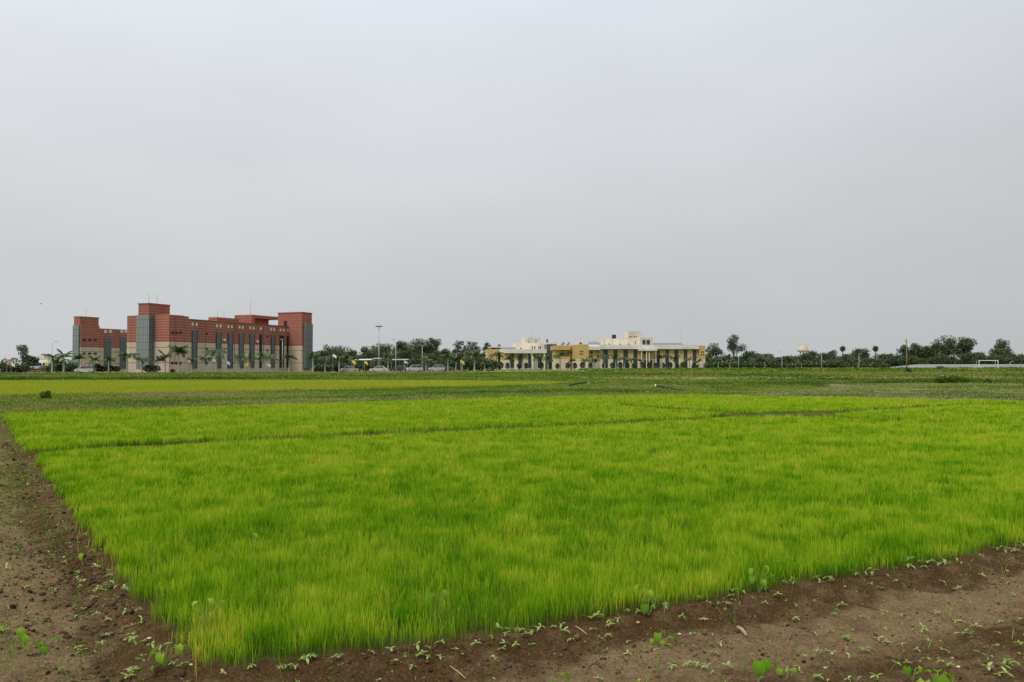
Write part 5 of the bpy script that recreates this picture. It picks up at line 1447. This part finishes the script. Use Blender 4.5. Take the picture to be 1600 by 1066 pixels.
sm_l = Z(0, 800, 4.009, [(460, 240), (420, 345), (430, 385), (510, 365), (500, 400), (690, 362), (760, 362), (640, 352), (710, 412), (750, 462), (520, 480), (550, 585), (510, 652), (485, 662), (690, 610), (600, 530), (640, 500), (660, 480), (810, 640), (900, 700), (890, 630), (920, 800), (690, 765), (760, 780), (620, 862), (825, 1005), (810, 1062), (1100, 960), (1130, 990), (1180, 975), (360, 500), (335, 470), (320, 225), (40, 750), (20, 120), (60, 340), (80, 345), (850, 790), (255, 300), (300, 160), (205, 330), (180, 480)])
for q in sm_r: put('small', *q, 'small broad-leaved weed seedling on the bare brown soil at the right', 'weed seedlings on the right soil')
for q in sm_m: put('small', *q, 'small broad-leaved weed seedling on the damp soil below the front rice edge', 'weed seedlings below the front rice edge')
for q in sm_l: put('small', *q, 'small broad-leaved weed seedling on the soil path left of the rice', 'weed seedlings on the left path')
for q in Z(1200, 800, 4, [(130, 580), (725, 522), (1125, 352), (1226, 845), (630, 465), (870, 402)]) + Z(600, 860, 5.173, [(885, 985)]): put('tall', *q, 'leggy weed on a thin bare stalk on the soil right of the rice', 'stalked weeds on the right soil', 1.1)
for q in Z(0, 800, 4.009, [(650, 920), (855, 905), (540, 935), (700, 560), (900, 1060), (510, 560)]): put('tall', *q, 'leggy weed on a thin bare stalk on the left path', 'stalked weeds on the left path', 1.1)
for q in Z(1200, 800, 4, [(715, 990), (985, 842), (20, 990), (1515, 775), (430, 660), (1090, 640), (150, 870), (1440, 400), (1240, 520), (1470, 600), (1590, 320)]) + Z(900, 860, 5.173, [(1180, 610), (1250, 640), (1310, 1000), (350, 1000), (650, 990)]): put('grass', *q, 'thin upright grass sprout on the soil right of the rice', 'grass sprouts on the right soil', 1.05)
for q in Z(0, 800, 4.009, [(50, 920), (105, 905), (165, 890), (200, 890), (400, 1010), (470, 1050), (430, 1020), (110, 1040), (20, 1040), (320, 180), (345, 210), (380, 190), (400, 150), (370, 120), (430, 130), (455, 170), (350, 90), (300, 110), (410, 80), (150, 230), (130, 270)]): put('grass', *q, 'thin upright grass sprout on the left path', 'grass sprouts on the left path', 1.05)
put('tuft', 1562, 1040, 'spreading many leaved weed clump at the lower right corner', None, 1.15)
put('tuft', 1316, 1000, 'loose weed clump on the soil right of the centre of the front edge', None, .8)
put('tuft', 1190, 920, 'weed clump pressed against the front rice edge under heart shaped leaves', None, .9)
for q in ((455, 1045), (490, 1040), (800, 1010 - 28), (1130, 945), (1225, 910)): put('tuft', *q, 'low leafy weed clump right against the front edge of the rice', 'weed clumps at the front rice edge', .7)
# along the two edges of the nursery
n_ = 0
while n_ < 62:
    u_ = wrs.random(); X = FRONT[0][0] + (FRONT[1][0] - FRONT[0][0]) * u_ * .62; Y = FRONT[0][1] + (FRONT[1][1] - FRONT[0][1]) * u_ * .62
    dn = wrs.uniform(-.02, .14); X += .43 * dn; Y -= .90 * dn
    if abs(X) > .66 * Y or d_out(np.array([X]), np.array([Y]))[0] < -.06: continue
    px = 800 + X / Y * F; py = hz(px) + CH * F / Y
    if py > 1075: continue
    put('small', px, py, 'small weed seedling crowding the very front edge of the rice', 'weed seedlings crowding the front rice edge', wrs.uniform(.75, 1.25)); n_ += 1
n_ = 0
while n_ < 56:
    u_ = wrs.random() ** 1.3; X = LEFT[0][0] + (LEFT[1][0] - LEFT[0][0]) * u_ * .62; Y = LEFT[0][1] + (LEFT[1][1] - LEFT[0][1]) * u_ * .62
    dn = abs(wrs.gauss(0, .25)); X -= .82 * dn; Y -= .57 * dn
    if abs(X) > .655 * Y or d_out(np.array([X]), np.array([Y]))[0] < -.04: continue
    px = 800 + X / Y * F; py = hz(px) + CH * F / Y
    if py > 1075: continue
    put('small', px, py, 'small weed seedling on the dark soil hugging the left rice edge', 'weed seedlings hugging the left rice edge', wrs.uniform(.8, 1.3)); n_ += 1

# heart leaved vines: stem plus each leaf
HL = [leaf_geo((0, 0, 0), 0, 1., .85, .0, .7 + .25 * i, .3 + .2 * i, True, .25 + .1 * i) for i in range(4)]
HLM = [pack([h_], 'heart_leaf', M['heart']) for h_ in HL]
def heart_plant(px, py, lab, leaves, hgt=.06, z0=None):
    """leaves: (dx, dy, dz, length, azimuth, tilt)"""
    X, Y = G(px, py); z = hp(X, Y) if z0 is None else z0
    root = tag(empty('heart_leaf_vine', (X, Y, z)), lab, 'weed')
    mb = MB()
    for (dx, dy, dz, L, a, ti) in leaves:
        mb.tube([(0, 0, -.02), (dx * .6, dy * .6, dz * .9), (dx, dy, dz)], [.0035, .0028, .002], 5, False)
        o = link('leaf', wrs.choice(HLM), root, (dx, dy, dz)); o.rotation_euler = (wrs.uniform(-.2, .2), ti, a); L *= .74; o.scale = (L, L, L)
    mb.build('stem', M['stem'], root)
D = math.radians
heart_plant(263, 1026, 'heart leaved vine with three large leaves at the left corner of the rice bed', [(-.05, -.03, .10, .085, D(215), .5), (.0, -.05, .09, .09, D(265), .6), (.07, .0, .12, .085, D(-40), .5), (-.06, .02, .10, .055, D(160), .3), (.0, .03, .11, .05, D(60), .1), (-.03, -.08, .03, .05, D(230), .7)])
heart_plant(1028, 984, 'leafy heart leaved vine on the soil below the centre right front edge', [(-.02, -.02, .09, .075, D(250), .5), (.07, .0, .06, .055, D(-60), .5), (-.05, -.02, .05, .055, D(200), .5), (.0, -.04, .05, .06, D(280), .7), (.02, .04, .09, .05, D(40), .1), (.05, -.05, .03, .045, D(-30), .6)])
heart_plant(1010, 952, 'heart leaved vine climbing the front rice edge right of centre', [(-.07, -.02, .20, .075, D(200), .4), (.0, -.03, .17, .08, D(280), .6), (.08, .02, .12, .065, D(-20), .4), (-.03, -.05, .08, .09, D(240), .9)])
heart_plant(1182, 922, 'tall heart leaved vine with pale leaves at the right part of the front edge', [(-.05, -.01, .17, .085, D(200), .5), (.04, -.02, .19, .085, D(-30), .3), (-.06, -.03, .12, .08, D(240), .6), (.01, -.05, .10, .08, D(290), .6), (.10, .0, .12, .07, D(-10), .4)])
heart_plant(1178, 1058, 'single large bright heart leaf standing over a hole at lower right', [(.0, -.02, .13, .11, D(255), .9), (.04, .0, .13, .09, D(-60), .7)])
heart_plant(1455, 1072, 'largest broad bright green leaf plant at the bottom right edge', [(.0, -.02, .14, .14, D(270), .85), (-.07, -.01, .11, .12, D(235), .7), (.02, .03, .15, .07, D(70), -.3), (-.03, .02, .15, .07, D(130), -.2), (.06, .02, .14, .08, D(10), .1), (.11, -.02, .10, .07, D(-40), .5), (-.13, -.03, .05, .07, D(200), .3)])
heart_plant(880, 1072, 'heart leaved plant with reddish stem cut by the bottom edge near the centre', [(-.06, -.02, .10, .11, D(250), .8), (.08, -.02, .09, .11, D(290), .8), (.0, .03, .12, .08, D(60), -.1), (-.01, .0, .13, .06, D(140), -.3)])
heart_plant(1004, 1074, 'pale crinkled leaf plant cut by the bottom edge right of centre', [(-.02, -.02, .10, .08, D(250), .7), (.03, .0, .11, .07, D(-20), .2), (-.03, .02, .11, .07, D(140), .0), (.02, .03, .12, .06, D(60), -.2)])
heart_plant(18, 985, 'broad leaved plant at the left margin of the path', [(-.02, -.02, .10, .10, D(200), .3), (.08, -.02, .09, .10, D(-20), .3), (.12, -.03, .05, .09, D(-30), .4), (-.04, .05, .11, .08, D(120), .0)])
heart_plant(72, 992, 'two drooping dull leaves lying on the left path', [(-.02, .04, .04, .08, D(160), .3), (.03, -.05, .03, .085, D(-20), .4), (.05, .06, .05, .07, D(20), .2)])
heart_plant(135, 868, 'bright heart leaf plant on the left path beside the rice edge', [(.0, -.02, .10, .09, D(250), .5), (.06, .02, .13, .09, D(0), .3), (-.05, .0, .07, .06, D(190), .4)])
heart_plant(875 + 345, 968 + 90 - 12, 'small folded leaf pair left of the largest broad leaf plant', [(-.03, -.01, .06, .06, D(235), .8), (.04, -.01, .06, .06, D(-50), .8)])
heart_plant(1416, 1045, 'folded pair of oval leaves left of the largest broad leaf plant', [(-.03, -.01, .07, .07, D(240), .9), (.03, -.01, .07, .07, D(-60), .9)])
for px, py, lab, ls in ((325, 955, 'pale heart leaved vine poking through the rice near the left corner', [(-.05, -.02, .23, .08, D(200), .2), (.02, -.02, .25, .08, D(-20), .1), (.09, .0, .235, .07, D(0), .2), (.0, -.05, .20, .06, D(240), .6)]),
                        (683, 938, 'pair of heart leaves poking through the rice at centre left', [(-.03, -.02, .23, .085, D(240), .5), (.04, .0, .24, .08, D(-40), .5)]),
                        (398, 838, 'single pale leaf poking through the rice toward the left', [(.0, 0, .25, .09, D(-10), .2)])):
    heart_plant(px, py + 40, lab, ls)
# stones, straw and dry leaves
def lump(px, py, wpx, mt, name, lab, cat, flat=.7, grp=None):
    X, Y = G(px, py); w_ = wpx * Y / F / 2; rs = np.random.default_rng(int(px * 7 + py))
    bm_v = IV * (1 + rs.normal(0, .16, (12, 1))) * np.array([w_, w_ * .85, w_ * flat])
    o = MB().add([tuple(q) for q in bm_v], [tuple(int(j) for j in f) for f in IF]).build(name, mt, None, (X, Y, hp(X, Y) + w_ * flat * .5), smooth=True)
    md = o.modifiers.new('subdivision', 'SUBSURF'); md.levels = 2; md.render_levels = 2
    tag(o, lab, cat, grp)
lump(628, 1061, 11, M['rusty'], 'ochre_stone', 'upright knobbly ochre stone at the bottom edge below the rice', 'stone', 1.1)
lump(604, 1063, 9, M['rusty'], 'ochre_stone', 'smaller ochre stone left of the upright one at the bottom edge', 'stone', .6)
lump(680, 1051, 6, M['stone'], 'pebble', 'pale pinkish pebble right of the ochre stones', 'stone', .6)
lump(788, 1001, 7, M['stone'], 'pebble', 'cream pebble against the front rice edge near the centre', 'stone', .6)
lump(994, 960, 8, M['rusty'], 'ochre_stone', 'orange stone under the heart leaved vine at the front edge', 'stone', .6)
lump(1058, 966, 8, M['dryleaf'], 'pebble', 'reddish pebble right of the leafy vine', 'stone', .4)
lump(128, 984, 6, M['rusty'], 'pebble', 'reddish pebble on the left path', 'stone', .7)
lump(1488, 1029, 8, M['dryleaf'], 'dry_leaf', 'curled pale dry leaf above the largest broad leaf plant', 'leaf', .35)
lump(1478, 1013, 7, M['dryleaf'], 'dry_leaf', 'pinkish dry leaf scrap higher up the right soil', 'leaf', .3)
lump(238, 987, 10, M['dryleaf'], 'dry_leaf', 'pale dry leaf at the left rice edge', 'leaf', .3)
lump(303, 1033, 9, M['dryleaf'], 'dry_leaf', 'brown dry leaf at the corner of the rice bed', 'leaf', .3)
lump(1282, 1026, 9, M['dryleaf'], 'dry_leaf', 'brown dry leaf on the soil at lower right', 'leaf', .3)
lump(1567, 874, 5, M['stone'], 'pebble', 'whitish pebble near the right margin', 'stone', .6)
def stick(p0, p1, r_, lab):
    a, b_ = G(*p0), G(*p1); za, zb2 = hp(*a) + r_ * 1.2, hp(*b_) + r_ * 1.2
    o = MB().tube([(0, 0, za), ((b_[0] - a[0]) * .5, (b_[1] - a[1]) * .5, (za + zb2) / 2 + r_), (b_[0] - a[0], b_[1] - a[1], zb2)], [r_, r_ * 1.1, r_ * .8], 7).build('dry_stick', M['straw'], None, (a[0], a[1], 0), smooth=True)
    tag(o, lab, 'stick')
stick((1148, 964), (1162, 972), .012, 'short thick dry stick on the soil right of the leafy vine')
stick((703, 1021), (727, 1034), .004, 'thin dry twig on the dark soil below the rice')
stick((1088, 951), (1104, 954), .006, 'reddish thin twig near the front rice edge')
stick((897, 975), (915, 983), .004, 'curved dry straw at the front rice edge')
# tiny sprouts too many to count
P = scatter(0, SOILP, [(3, 5, 60), (5, 9, 55), (9, 16, 40)])
P = P[d_out(P[:, 0], P[:, 1]) > .03]
P = P[rng.random(len(P)) < .25 + .75 * (fbm(P[:, 0] * 1.3, P[:, 1] * 1.3, 99, 3) > .52)]
n = len(P); q = np.repeat(P, 3, 0) + rng.normal(0, .008, (3 * n, 2))
C = np.stack([q[:, 0], q[:, 1], height(q[:, 0], q[:, 1]) + rng.uniform(.004, .018, 3 * n)], 1)
v, f, tt = cards(C, rng.uniform(.008, .02, 3 * n) * (1 + .05 * q[:, 1]), .6 + rng.normal(0, .2, 3 * n))
tag(link('tiny_sprouts', np_mesh('tiny_sprouts', v, [f], M['seedling'], {'tint': tt})), 'tiny green sprouts speckled over the bare brown soil', 'weeds', kind='stuff')
